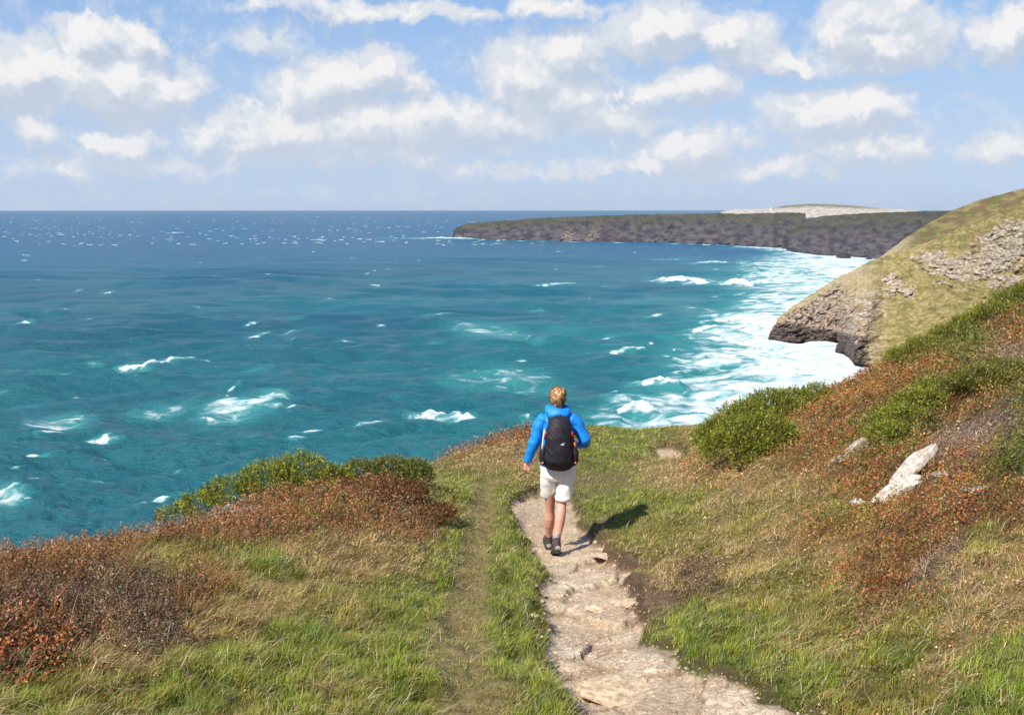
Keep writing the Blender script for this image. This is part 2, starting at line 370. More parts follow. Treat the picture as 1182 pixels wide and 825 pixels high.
# ------------------------------------------------------------------ vegetation zones
ZN = ['G', 'Y', 'T', 'H', 'D', 'R', 'B', 'P', 'K', 'W', 'O']
SEED = '''0,655H 60,645H 130,630H 200,615H 260,605H 320,600H 380,595R 430,572H 470,585D 440,560H 490,610H 520,605T 450,645T 380,648T 310,652G 420,600R 350,600R
200,655Y 250,648Y 300,672Y 350,632T 420,660T 400,700Y 350,735G 300,700T 150,690D 60,700D 100,720D 30,740O 20,775O 60,725O 0,700D 75,745O 110,770T 30,815G 120,805Y 200,790G 260,760G 250,720T 320,780G
400,760G 450,740G 480,700G 500,670G 525,640G 380,800Y 450,800G 500,790G 420,720Y 450,690G 180,740D 160,710D 230,690H 280,735T 180,650Y 0,825Y 70,800Y 160,770T 220,820G 290,820Y 340,820G
560,590W 548,640W 540,680W 530,720W 535,760W 550,800W 545,825Y 575,600G 583,640G 590,680G 598,720G 610,760G 625,800G 530,610G 520,565G 540,552G 505,550G 575,570G 560,560Y 575,550Y
495,530T 515,520H 560,502H 595,490H 545,532T 580,525T 600,533T 640,490Y 625,500H 690,488Y 715,492G 760,497G 790,488Y 740,515G 700,515G 700,535G 720,535Y 690,558K 712,556K 660,598G 700,583G 720,575G 755,575G 690,605K 720,600G 745,600Y
790,530T 755,548T 780,560T 830,548T 850,530T 800,580G 770,522W 810,515T 820,545R 790,505Y
930,470R 960,460R 990,450R 990,428R 1046,412B 1107,381B 1168,350B 1138,448B 1125,458H 1095,445R 1060,405R 1080,390H 1150,372H 1130,395P 1040,440R 1180,385R 1046,485B 1060,475H 1027,510B 1070,461B 1170,536B 1092,395B 1090,378R 1140,405T 1165,420P 1125,400B 972,442R 954,470R 1034,448R 1015,430R 1060,430R 900,504Y 911,530R 954,540R 893,552T 862,565T 985,560R 924,577Y
862,614Y 893,626T 830,600T 936,620R 1015,644R 1083,614R 1107,595O 1077,657P 1046,687R 1138,663T 1107,699T 1168,712T 1138,626Y 1168,590R 1165,485P 1132,497P 1107,510P 1100,470R 1040,530R 1000,545R 1165,445R 1180,465B
801,676D 801,720G 862,736G 924,748Y 954,700Y 997,712T 985,748Y 1046,761G 1107,761T 1162,808G 1020,730Y 924,687Y 893,663Y 862,650T 801,626Y 770,657T 752,690K 738,660K 1015,797Y 924,785G 1000,820Y 1107,790Y 1150,760G 760,620Y 740,625Y 720,645K 830,780G 860,690Y 960,650T 1000,670R 1060,640R 1150,600R 1130,570R 1110,545R 960,590Y 990,610R 1050,700Y 900,600T 860,590Y 940,560T'''.split()
SX = np.array([float(s[:-1].split(',')[0]) for s in SEED]); SY = np.array([float(s[:-1].split(',')[1]) for s in SEED])
SC = np.array([ZN.index(s[-1]) for s in SEED])
def zones(x, y, z, sharp=15.):              # weight of every vegetation type at a ground point
    u, v, d = proj(x, y, z)
    sc = np.clip(11/d, .5, 1.6)
    u = u+((fbm(x*1.1, y*1.1, 3, 61)-.5)*60+(fbm(x*4, y*4, 2, 62)-.5)*40)*sc; v = v+((fbm(x*1.1, y*1.1, 3, 63)-.5)*34+(fbm(x*4, y*4, 2, 64)-.5)*20)*sc
    # patches on the slope run along it, up to the right
    u = u.astype(np.float32); v = v.astype(np.float32); SX_ = SX.astype(np.float32); SY_ = SY.astype(np.float32); OH = (SC[:, None] == np.arange(len(ZN))).astype(np.float32)
    out = np.zeros((len(u), len(ZN)), np.float32)
    rg = sstep(780, 900, u).astype(np.float32)
    for i in range(0, len(u), 20000):
        du = u[i:i+20000, None]-SX_; dv = v[i:i+20000, None]-SY_; rr = rg[i:i+20000, None]
        du2 = du*(1-.16*rr)-dv*.5*rr; dv2 = dv+du*.55*rr
        w = np.exp(-np.minimum(np.sqrt(du2**2+(dv2*1.5)**2)/sharp, 40))
        out[i:i+20000] = w@OH
    return out/np.maximum(out.sum(1, keepdims=True), 1e-20)
#              G                Y                 T                H                D                 R                B               P                K                W               O
GC = np.array([(.085,.11,.025),(.13,.12,.035),(.20,.14,.065),(.085,.05,.028),(.045,.028,.022),(.12,.060,.030),(.05,.065,.018),(.13,.095,.080),(.16,.10,.06),(.20,.155,.065),(.09,.05,.025)])
def polar(r, a):
    return np.sin(a)*r, np.cos(a)*r
rr = np.concatenate([np.linspace(.3, 3.0, 14)[:-1], 3.0*np.exp(np.arange(0, 640)*.0038), 3.0*np.exp(640*.0038)*np.exp(np.arange(1, 40)*.045)])
aa = np.concatenate([np.linspace(-math.pi, -.62, 90)[:-1], np.linspace(-.62, .62, 760), np.linspace(.62, math.pi, 90)[1:]])
RRg, AAg = np.meshgrid(rr, aa, indexing='ij'); gx, gy = polar(RRg, AAg); gx = gx.ravel(); gy = gy.ravel()
gh, gi_ = terrain(gx, gy); gz = gh+EYE
zw = zones(gx, gy, gz)
t2_ = np.interp(gi_['v'], [545, 560, 590, 640, 700, 760, 825], [590, 562, 556, 548, 533, 530, 550]); w2_ = (gi_['u']-t2_)*gi_['d']/F+(fbm(gx*2, gy*2, 3, 78)-.5)*.2
tw_ = np.clip(np.exp(-(w2_/.17)**4)*(gi_['v'] > 548)*(gi_['v'] < 900)*1.1, 0, 1)*(gr_ok := (gy > 3)); zw = zw*(1-tw_)[:, None]; zw[:, ZN.index('W')] += tw_
zcol = zw@GC
nz = fbm(gx*6, gy*6, 4, 71); nz2 = fbm(gx*30, gy*30, 3, 72)
gcol = zcol*(.75+.5*nz)[:, None]*(.7+.6*nz2)[:, None]
gcol = mixc(gcol, (.11, .075, .045), sstep(.58, .7, fbm(gx*3, gy*3, 4, 77))*.35)
# trodden path: pale shale slabs, grit between them, dark damp soil at the edge
bed = gi_['bed']; cid = gi_['cid']; gid = gi_['gid']
stone = mixc((.52, .385, .26), (.66, .53, .385), cid); stone = mixc(stone, (.38, .255, .15), sstep(.45, .75, fbm(gx*2.6, gy*2.6, 4, 81))*.8)
stone = stone*(.82+.3*gid)[:, None]
grit = mixc((.42, .295, .19), (.58, .44, .30), fbm(gx*25, gy*25, 4, 82))
near_s = sstep(.36, .52, fbm(gx*1.1+3, gy*.8, 3, 83)+.22*sstep(700, 800, gi_['v'])-.22*sstep(650, 560, gi_['v']))
pc = mixc(grit, stone, gi_['slab']*near_s)
pc = mixc(pc, (.16, .105, .065), (1-gi_['slab'])*near_s*.65); edge = sstep(.0, .06, gi_['ge'])*.35+.65; pc = pc*mixc((1, 1, 1), (.8,)*3, (1-edge)*near_s)
pc = pc*(.8+.4*nz2)[:, None]
ec = np.exp(-((gi_['pm']-.0)/.055)**2); gcol = mixc(gcol, (.07, .042, .027), ec*.8*(bed < .5))
gcol = mixc(gcol, pc, sstep(.55, .9, bed)); gcol = mixc(gcol, (.13, .08, .05), np.exp(-((gi_['pm']-.10)/.05)**2)*.5*sstep(.4, .6, fbm(gx*5, gy*5, 2, 85)))
m, nt, out = new_mat('turf and soil')
p = nt.node('ShaderNodeBsdfPrincipled'); tc = nt.node('ShaderNodeTexCoord').outputs['Object']
att = nt.node('ShaderNodeAttribute', attribute_name='tint').outputs['Color']
sv = nt.node('ShaderNodeVectorMath', operation='SCALE'); nt.put(sv.inputs[0], att); nt.put(sv.inputs['Scale'], nt.rng(nt.noise(tc, 45, 8, .7), .3, .7, .6, 1.45))
nt.put(p.inputs['Base Color'], sv.outputs[0]); p.inputs['Roughness'].default_value = .9; p.inputs['Specular IOR Level'].default_value = .15
nt.put(p.inputs['Normal'], nt.bump(nt.noise(tc, 28, 10, .72), .9, .03)); nt.l.new(p.outputs[0], out.inputs[0])
M_turf = m
Fg = grid_faces(len(rr), len(aa))[:, ::-1]
isp = (bed > .7)&(RRg.ravel() > 3.2); fp = isp[Fg].sum(1) >= 2
fd = RRg.ravel()[Fg[:, 0]]
m, nt, out = new_mat('trodden shale')
p = nt.node('ShaderNodeBsdfPrincipled'); tc = nt.node('ShaderNodeTexCoord').outputs['Object']
att = nt.node('ShaderNodeAttribute', attribute_name='tint').outputs['Color']
k = nt.rng(nt.noise(tc, 30, 10, .7), .28, .72, .66, 1.36)
k2 = nt.rng(nt.noise(nt.vmath('MULTIPLY', tc, (3, 9, 3)), 3.5, 8, .7, 1.2), .35, .6, .78, 1.1)
k = nt.math('MULTIPLY', k, k2)
sv = nt.node('ShaderNodeVectorMath', operation='SCALE'); nt.put(sv.inputs[0], att); nt.put(sv.inputs['Scale'], k)
nt.put(p.inputs['Base Color'], sv.outputs[0]); p.inputs['Roughness'].default_value = .85; p.inputs['Specular IOR Level'].default_value = .25
vor = nt.node('ShaderNodeTexVoronoi', feature='DISTANCE_TO_EDGE'); nt.put(vor.inputs['Vector'], nt.vmath('ADD', tc, nt.vmath('SCALE', nt.noise(tc, 5, 4, .6, out=1)))); vor.inputs['Scale'].default_value = 6
vor.inputs['Vector'].links[0].from_node.inputs[1].links[0].from_node.inputs['Scale'].default_value = .25
cr = nt.rng(vor.outputs['Distance'], 0, .03, 0, 1)
hgt = nt.math('ADD', nt.noise(tc, 22, 10, .7), nt.math('MULTIPLY', cr, .25))
nt.put(p.inputs['Normal'], nt.bump(hgt, 1.0, .03)); nt.l.new(p.outputs[0], out.inputs[0])
M_path = m
def submesh(name, V, Fq, colr, mat):
    used = np.zeros(len(V), bool); used[Fq.ravel()] = True; idx = np.cumsum(used)-1
    return np_mesh(name, V[used], quads=idx[Fq], colors=colr[used], smooth=True, mat=mat)
VG = np.stack([gx, gy, gz], -1)
ground = submesh('ground', VG, Fg[~fp], gcol, M_turf); tag(ground, kind='structure')
footpath = submesh('path', VG, Fg[fp], gcol, M_path); tag(footpath, kind='structure')
# ------------------------------------------------------------------ turf, heath and low gorse
VR = np.random.default_rng(21)
nr_, nc_ = len(rr), len(aa)
ir, ic = np.meshgrid(np.arange(nr_-1), np.arange(nc_-1), indexing='ij'); ir = ir.ravel(); ic = ic.ravel()
cell = ir*nc_+ic
def gat(A, i, j, fa, fb):
    k = i*nc_+j; s = (...,)+(None,)*(A.ndim-1)
    fa = fa[s]; fb = fb[s]
    return (A[k]*(1-fa)+A[k+nc_]*fa)*(1-fb)+(A[k+1]*(1-fa)+A[k+nc_+1]*fa)*fb
gr = RRg.ravel(); ga = AAg.ravel()
area = (gr[cell+nc_]-gr[cell])*(ga[cell+1]-ga[cell])*gr[cell]
lod = 1/np.maximum(gr[cell], 4.5)**1.75
uu, vv_, dd_ = proj(gx, gy, gz)
infr = (uu[cell] > -180)&(uu[cell] < 1440)&(vv_[cell] < 960)&(gr[cell] < 34)&(gr[cell] > 2.6)
bdc = brow_dist(gx, gy)[0]
infr &= bdc[cell] < 2.2
pmc = gi_['pm']; grass_ok = (pmc[cell] < .05)
wgt = area*lod*infr
def pick_cells(N, mask):
    p = wgt*mask; c = np.cumsum(p); k = np.searchsorted(c, VR.random(N)*c[-1])
    i, j = ir[k], ic[k]; fa, fb = VR.random(N), VR.random(N)
    return i, j, fa, fb
PAL = dict(
 G=[(.165,.225,.018),(.25,.295,.024),(.10,.15,.016),(.29,.27,.045),(.215,.27,.02)], Y=[(.22,.185,.026),(.145,.15,.018),(.36,.245,.075),(.27,.17,.05),(.185,.18,.022)],
 T=[(.45,.28,.12),(.34,.19,.075),(.56,.40,.20),(.20,.155,.035),(.28,.13,.055)], H=[(.23,.085,.026),(.31,.125,.036),(.10,.045,.022),(.11,.085,.024),(.33,.18,.06),(.36,.13,.034)],
 D=[(.12,.055,.035),(.19,.085,.045),(.07,.055,.025),(.27,.15,.08),(.12,.10,.035)], R=[(.40,.13,.03),(.30,.10,.028),(.12,.12,.02),(.22,.09,.03),(.33,.18,.05),(.16,.155,.024)],
 B=[(.11,.14,.022),(.16,.19,.028),(.07,.085,.018),(.26,.20,.05),(.16,.13,.035)], P=[(.26,.17,.13),(.33,.24,.18),(.17,.11,.09),(.40,.30,.20),(.26,.13,.06)],
 K=[(.25,.17,.10),(.18,.14,.06),(.14,.15,.04)], W=[(.26,.22,.07),(.18,.19,.035),(.34,.26,.11),(.15,.175,.025)], O=[(.46,.15,.045),(.34,.11,.04),(.06,.08,.022),(.05,.045,.03),(.40,.17,.07)])
#        blade share, blade len, leaf height, leaf size
PRM = dict(G=(1,.052,0,.010),Y=(.92,.048,.03,.011),T=(.85,.055,.05,.010),H=(.22,.11,.20,.011),D=(.12,.10,.22,.011),R=(.12,.09,.17,.012),B=(.06,.08,.24,.013),P=(.35,.09,.10,.010),K=(.8,.03,.01,.008),W=(1,.022,0,.008),O=(.10,.12,.13,.016))
KEEP = np.array([1, 1, 1, 1, 1, 1, 1, 1, .10, .45, 1])
bl_len = np.array([PRM[k][1] for k in ZN]); bl_sh = np.array([PRM[k][0] for k in ZN]); lf_h = np.array([PRM[k][2] for k in ZN]); lf_s = np.array([PRM[k][3] for k in ZN])
def choose_type(w):
    w = w**1.5*KEEP; drop = VR.random(len(w)) > w.sum(1)/np.maximum((w/KEEP).sum(1), 1e-9)
    c = np.cumsum(w, 1); t = (c < (VR.random(len(w))*c[:, -1])[:, None]).sum(1); return np.minimum(t, len(ZN)-1), ~drop
def tints(t, n, x, y):
    C = np.zeros((n, 3)); cl = fbm(x*5, y*5, 2, 401)
    for k, nm in enumerate(ZN):
        m = t == k; P_ = np.array(PAL[nm]); q = np.clip(cl[m]*1.6-.3+VR.normal(0, .28, m.sum()), 0, .999)
        C[m] = P_[(q*len(P_)).astype(int)]
    return C*VR.uniform(.75, 1.25, (n, 1))*VR.uniform(.93, 1.07, (n, 3))
def blades_mesh(p, L, w, az_, lean, bend, col):
    n = len(p); side = np.stack([np.cos(az_), -np.sin(az_), 0*az_], 1); fw = np.stack([np.sin(az_), np.cos(az_), 0*az_], 1)
    tw = VR.uniform(-1.2, 1.2, n); side = side*np.cos(tw)[:, None]+fw*np.sin(tw)[:, None]
    up = np.array([0, 0, 1.]); w = w[:, None]; Lc = L[:, None]; le = lean[:, None]; be = bend[:, None]
    d1 = up*(1-le*.5)+fw*le; d2 = up*(1-be)+fw*(le+be); m1 = p+d1*Lc*.55; tip = m1+d2*Lc*.5
    V = np.stack([p-side*w*.5-up*.01, p+side*w*.5-up*.01, m1+side*w*.42, m1-side*w*.42, tip], 1)
    b = np.arange(n)[:, None]*5
    return V.reshape(-1, 3), b+np.array([0, 1, 2, 3]), b+np.array([3, 2, 4]), np.repeat(col, 5, 0)
def make_blades(N):
    mask = grass_ok
    i, j, fa, fb = pick_cells(N, mask)
    x = gat(gx, i, j, fa, fb); y = gat(gy, i, j, fa, fb); z = gat(gz, i, j, fa, fb); w = gat(zw, i, j, fa, fb)
    t, keep = choose_type(w)
    sw_ = VR.random(N); t = np.where((sw_ < .07)&np.isin(t, [0, 1]), 2, t); t = np.where((sw_ > .80)&np.isin(t, [2, 1]), 0, t); t = np.where((sw_ > .4)&(sw_ < .5)&(t == 0), 1, t)
    keep &= VR.random(N) < bl_sh[t]
    # tussocks: blades gather towards and fan out from tuft centres
    sc_ = 7.5; wx_ = x*sc_+fbm(x*3, y*3, 2, 404)*2; wy_ = y*sc_*.8
    f1, f2, cid = worley(wx_, wy_, 405)
    tuft = np.clip((1-f1*1.25)*.8+.45*(fbm(x*3.5, y*3.5, 3, 402)-.5)+.25*(cid-.5)+.1, 0, 1)
    keep &= VR.random(N) < .22+1.3*tuft
    x, y, z, t, tuft, cid = x[keep], y[keep], z[keep], t[keep], tuft[keep], cid[keep]; n = len(x); r = np.hypot(x, y)
    L = bl_len[t]*VR.uniform(.45, 1.25, n)*(.45+1.35*tuft)
    L *= 1-.5*(r > 14)*(t < 3)*.5
    L *= 1.0+.45*sstep(-.5, -1.8, x)*sstep(12, 8, r)
    wd = .0034*np.maximum(1, r/6.0)**.85*VR.uniform(.6, 1.3, n)
    az_ = 1.2+VR.normal(0, .9, n)+(fbm(x*1.2, y*1.2, 2, 403)-.5)*4
    dry = (t == 2)|(t == 7)
    lean = np.where(dry, VR.uniform(.3, 1.3, n), VR.uniform(.05, .8, n)); bend = np.where(dry, VR.uniform(.3, 1.1, n), VR.uniform(.05, .7, n))
    c = tints(t, n, x, y)*(.65+.7*cid)[:, None]
    return blades_mesh(np.stack([x, y, z], 1), L, wd, az_, lean, bend, c), t
def leaves(p, nrm, size, asp, col, spike=False):
    n = len(p); a = np.cross(nrm, VR.normal(size=(n, 3))); a /= np.linalg.norm(a, axis=1, keepdims=True)+1e-9; b = np.cross(nrm, a)
    if spike:
        nrm = nrm/np.maximum(np.linalg.norm(nrm, axis=1, keepdims=True), 1e-6)
        V = np.stack([p-a*size[:, None]*.5*asp, p+a*size[:, None]*.5*asp, p+nrm*size[:, None]], 1)
        return V.reshape(-1, 3), np.arange(n*3).reshape(-1, 3), np.repeat(col, 3, 0)
    s = size[:, None]*.5
    V = np.stack([p-a*s, p-b*s*asp, p+a*s, p+b*s*asp], 1)
    return V.reshape(-1, 3), np.arange(n*4).reshape(-1, 4), np.repeat(col, 4, 0)
def make_leaves(N, which, spike):
    sel = np.array([ZN.index(c) for c in which])
    zs = (zw[:, sel].sum(1)**1.2)[cell]
    i, j, fa, fb = pick_cells(N, grass_ok*zs)
    x = gat(gx, i, j, fa, fb); y = gat(gy, i, j, fa, fb); z = gat(gz, i, j, fa, fb); w = gat(zw, i, j, fa, fb)
    w2 = np.zeros_like(w); w2[:, sel] = w[:, sel]; c = np.cumsum(w2**1.5, 1); t = np.minimum((c < (VR.random(N)*c[:, -1])[:, None]).sum(1), len(ZN)-1)
    keep = VR.random(N) > bl_sh[t]*.75; tot = w[:, sel].sum(1)
    cl = fbm(x*4.5, y*4.5, 3, 411); keep &= VR.random(N) < .3+1.4*np.clip(cl-.25, 0, 1)
    x, y, z, t, cl, tot = x[keep], y[keep], z[keep], t[keep], cl[keep], tot[keep]; n = len(x); r = np.hypot(x, y)
    f1, f2, cid = worley(x*5.5, y*5.5, 412)       # separate little plants, domed
    dome = np.clip(1-(f1*1.5)**2, .05, 1)
    H = lf_h[t]*(.35+1.2*cl)*sstep(0, .6, tot)*dome*(.75+.5*cid)*(1+.3*(r > 14))
    zz = z+H*VR.random(n)**.45
    nrm = np.stack([VR.normal(0, .6, n), VR.normal(0, .6, n)-.15, VR.uniform(.3, 1, n)], 1)
    if spike: nrm = nrm+VR.normal(0, .6, (n, 3))
    size = lf_s[t]*.82*np.maximum(1, r/8.0)**.85*VR.uniform(.6, 1.5, n)
    if spike: size = size*2.0
    else: size = size*1.25
    col = tints(t, n, x, y)*(.6+.8*cid)[:, None]
    return leaves(np.stack([x, y, zz], 1), nrm, size, .30 if spike else .7, col, spike)
M_blade = leaf_mat('grass blades', .3); M_leaf = leaf_mat('heath leaves', .22); M_spine = leaf_mat('gorse spines', .2)
NB, NH, NGs = 860000, 1120000, 250000
(bv, bq, bt, bc), tt_ = make_blades(NB)
def straw(N):
    i, j, fa, fb = pick_cells(N, grass_ok*(.15+zw[:, [ZN.index(c) for c in 'YTHDP']].sum(1)+.5*zw[:, 0])[cell])
    x = gat(gx, i, j, fa, fb); y = gat(gy, i, j, fa, fb); z = gat(gz, i, j, fa, fb); k = VR.random(N) < sstep(.38, .6, fbm(x*2.2, y*2.2, 3, 406)); x, y, z = x[k], y[k], z[k]; n = len(x); r = np.hypot(x, y)
    c = np.array([(.55,.42,.25),(.66,.54,.36),(.45,.31,.17),(.50,.42,.20)])[VR.integers(0, 4, n)]*VR.uniform(.7, 1.2, (n, 1))
    return blades_mesh(np.stack([x, y, z+VR.uniform(0, .05, n)], 1), VR.uniform(.05, .15, n), .0028*np.maximum(1, r/6)**.85*VR.uniform(.7, 1.3, n), 1.7+VR.normal(0, .9, n), VR.uniform(.5, 1.5, n), VR.uniform(.6, 1.2, n), c)
sv_, sq_, st3, sc3 = straw(30000); nb_ = len(bv)
bv = np.concatenate([bv, sv_]); bq = np.concatenate([bq, sq_+nb_]); bt = np.concatenate([bt, st3+nb_]); bc = np.concatenate([bc, sc3])
tag(np_mesh('grass', bv, quads=bq, tris=bt, colors=bc, mat=M_blade), 'green and straw-coloured turf grass covering the cliff top beside the path', 'grass', kind='stuff')
lv, lq, lc = make_leaves(NH, 'HDROPYT', False)
tag(np_mesh('heather', lv, quads=lq, colors=lc, mat=M_leaf), 'rust, brown and purple-grey heather covering the slopes', 'heather', kind='stuff')
lv, lt, lc = make_leaves(NGs, 'B', True)
tag(np_mesh('low_gorse', lv, tris=lt, colors=lc, mat=M_spine), 'low green gorse creeping between the heather on the right-hand slope', 'gorse', kind='stuff')
# ------------------------------------------------------------------ single bushes
def bush(name, label, blobs, n, pal, leaf, spike=True, group=None, seed=0, mat=None, sprig=8):
    r = np.random.default_rng(seed); P_, N_ = [], []
    vol = np.array([b[3]*b[4] for b in blobs]); vol = vol/vol.sum()
    for b, f in zip(blobs, vol):
        k = int(n*f); d = r.normal(size=(k, 3)); d[:, 2] = np.abs(d[:, 2])*.9-.15; d /= np.linalg.norm(d, axis=1, keepdims=True)
        s = .80+.30*r.random(k)+.35*(fbm(d[:, 0]*2.5+b[0]*9, d[:, 1]*2.5+d[:, 2]*2, 3, seed)-.5)
        P_.append(np.array(b[:3])+d*s[:, None]*np.array([b[3], b[3], b[4]])); N_.append(d)
    P_ = np.concatenate(P_); N_ = np.concatenate(N_); m = len(P_)
    org = P_.mean(0)
    stemv = N_*.9+r.normal(0, .35, N_.shape)+np.array([.1, 0, .55]); stemv /= np.linalg.norm(stemv, axis=1, keepdims=True)
    ln = r.uniform(.5, 1.3, m)*leaf*2.4
    reps = np.repeat(np.arange(m), sprig); tpos = r.random(len(reps))
    base = P_[reps]+stemv[reps]*(ln[reps]*tpos)[:, None]
    nd = stemv[reps]*.8+r.normal(0, .6, (len(reps), 3)); pa = np.array(pal)
    ci = np.clip((fbm(P_[:, 0]*4, P_[:, 1]*4+P_[:, 2]*4, 2, seed+3)*1.5-.25+r.normal(0, .2, m)), 0, .999)
    c = pa[(ci*len(pa)).astype(int)][reps]*r.uniform(.75, 1.25, (len(reps), 1))
    global VR
    V, T, C = leaves(base, nd, leaf*r.uniform(.6, 1.3, len(reps)), .32 if spike else .8, c, spike)
    # stalks
    sv, sq, st2, sc_ = blades_mesh(P_-stemv*ln[:, None]*.5, ln*1.5, np.full(m, leaf*.13), r.uniform(0, 6.28, m), r.uniform(0, .4, m), r.uniform(0, .3, m), np.tile(np.array([[.10, .085, .03]]), (m, 1)))
    z0 = min(b[2]-b[4]*.2 for b in blobs); root = empty(name, (org[0], org[1], z0)); o_ = np.array([org[0], org[1], z0])
    tag(root, label, 'bush', group)
    f_ = np_mesh('foliage', V-o_, tris=T if spike else None, quads=None if spike else T, colors=C, mat=mat or M_spine); f_.parent = root
    s_ = np_mesh('stems', sv-o_, quads=sq, tris=st2, colors=sc_, mat=M_leaf); s_.parent = root
    return root
def blob_px(px, py, y, rx, rz):
    x, yy, z = at_y(px, py, y); return (float(x), float(y), float(z), rx, rz)
def on_ground(l):
    out = []
    for px, py, rx, rz in l:
        x, y, z = pick(px, py); out.append((x, y, z+rz*.25, rx, rz))
    return out
GOR = [(.21,.25,.022),(.30,.33,.03),(.11,.14,.018),(.40,.37,.045),(.25,.28,.026)]
bush('gorse_bush', 'bright green spiky gorse bush at the cliff edge above the rusty heather',
     [blob_px(235,588,12.3,.30,.15), blob_px(270,576,12.4,.34,.22), blob_px(310,564,12.6,.34,.28), blob_px(348,558,12.7,.34,.32), blob_px(385,562,12.9,.28,.22), blob_px(205,596,12.0,.2,.08)], 3600, GOR, .030, seed=1)
bush('gorse_bush', 'smaller darker gorse bush on the brow, right of the bright green one',
     [blob_px(418,550,13.4,.26,.17), blob_px(450,548,13.5,.28,.20), blob_px(480,552,13.4,.19,.20)], 2400, [(.13,.16,.028),(.20,.22,.035),(.08,.10,.022),(.27,.24,.06)], .026, seed=2)
GR2 = [(.17,.205,.018),(.27,.29,.026),(.09,.11,.014),(.33,.30,.035),(.20,.22,.02)]
bush('gorse_bush', 'large rounded green gorse bush at the foot of the right-hand slope',
     on_ground([(838,518,.42,.36),(862,508,.50,.44),(893,494,.50,.44),(920,478,.42,.36),(942,464,.30,.26),(850,534,.40,.30),(880,520,.40,.32)]), 8500, GR2, .036, seed=3)
for k_, (lb_, bl_) in enumerate([
  ('low green gorse patch along the skyline of the near slope', [(1046,416,.40,.18),(1072,404,.42,.2),(1100,390,.42,.2),(1125,378,.42,.2)]),
  ('topmost green gorse patch on the near slope, against the right edge', [(1150,366,.42,.2),(1172,352,.45,.22),(1200,340,.5,.2)]),
  ('narrow green gorse patch just above the white rock outcrop', [(1030,512,.22,.14),(1042,494,.26,.16),(1062,474,.26,.15),(1078,458,.22,.12)]),
  ('olive-green gorse patch on the near slope, above the purple-grey heather', [(1110,458,.30,.14),(1138,448,.34,.16),(1160,440,.30,.14)])]):
    bush('gorse_bush', lb_, on_ground(bl_), 2600, GR2 if k_ != 3 else [(.14,.16,.025),(.20,.20,.03),(.09,.10,.02),(.26,.22,.05)], .032, seed=30+k_)
bush('gorse_bush', 'green gorse bush cut by the right edge of the view, uphill of the white rock',
     [blob_px(1160,556,10.0,.22,.15), blob_px(1185,545,10.2,.30,.26), blob_px(1150,572,9.8,.14,.08), blob_px(1215,530,10.3,.3,.3)], 1400, [(.12,.18,.028),(.18,.24,.04),(.07,.11,.02)], .036, seed=4)
bush('heather_bush', 'dark reddish-brown heather clump at the right end of the rusty mound',
     [blob_px(418,562,12.6,.34,.08), blob_px(455,570,12.4,.36,.12), blob_px(492,592,12.1,.30,.08)], 3600, [(.20,.08,.03),(.29,.12,.04),(.09,.045,.025),(.33,.17,.06)], .014, spike=False, seed=5, mat=M_leaf, sprig=9)
bush('low_shrub', 'small dark shrub in the dry grass right of the path',
     [blob_px(800,680,8.6,.10,.07), blob_px(812,684,8.5,.08,.05)], 260, [(.10,.05,.04),(.13,.12,.04),(.07,.08,.03)], .013, spike=False, seed=6, mat=M_leaf, sprig=8)
bush('sea_campion', 'low patch of whitish dried flower heads on the brow left of the bright gorse bush',
     on_ground([(236,604,.13,.07),(262,599,.15,.08),(288,597,.12,.07),(212,609,.12,.06)]), 480, [(.55,.50,.44),(.62,.58,.52),(.40,.34,.28)], .016, spike=False, seed=7, mat=M_leaf, sprig=6)
def tuft(name, label, px, py, n, L, pal, lean=.5, wd=.007, cat='plant', spread=.06):
    x0, y0, z0 = pick(px, py); r = np.random.default_rng(int(px)); q = r.normal(0, spread, (n, 2))
    p = np.stack([q[:, 0], q[:, 1], np.zeros(n)], 1)-np.array([0, 0, .01]); az_ = np.arctan2(q[:, 0], q[:, 1])+r.normal(0, .5, n)
    c = np.array(pal)[r.integers(0, len(pal), n)]*r.uniform(.8, 1.2, (n, 1))
    V, Q, T, C = blades_mesh(p, L*r.uniform(.5, 1.2, n), np.full(n, wd), az_, lean*r.uniform(.3, 1.3, n), lean*r.uniform(.5, 1.6, n), c)
    o = np_mesh(name, V, quads=Q, tris=T, colors=C, mat=M_blade); o.location = (x0, y0, z0); tag(o, label, cat); return o
tuft('grass_tuft', 'lush bright green broad-leaved tuft in the turf, lower left', 350, 742, 130, .13, [(.09,.17,.025),(.13,.22,.035),(.06,.11,.02)], .7, .008, spread=.055)
tuft('grass_tuft', 'bright green leafy tuft below the rusty heather mound', 310, 656, 80, .15, [(.10,.19,.03),(.14,.24,.04)], .6, .008, spread=.07)
tuft('grass_tuft', 'bright green blades spreading in the bottom right corner', 1158, 812, 90, .12, [(.12,.21,.03),(.18,.27,.05)], .8, .006, spread=.08)
tuft('bramble_patch', 'leafy green plant with orange leaves at the left edge, low in the heath', 25, 770, 160, .10, [(.05,.09,.02),(.42,.14,.045),(.08,.12,.03),(.36,.12,.04)], .6, .018, spread=.10)
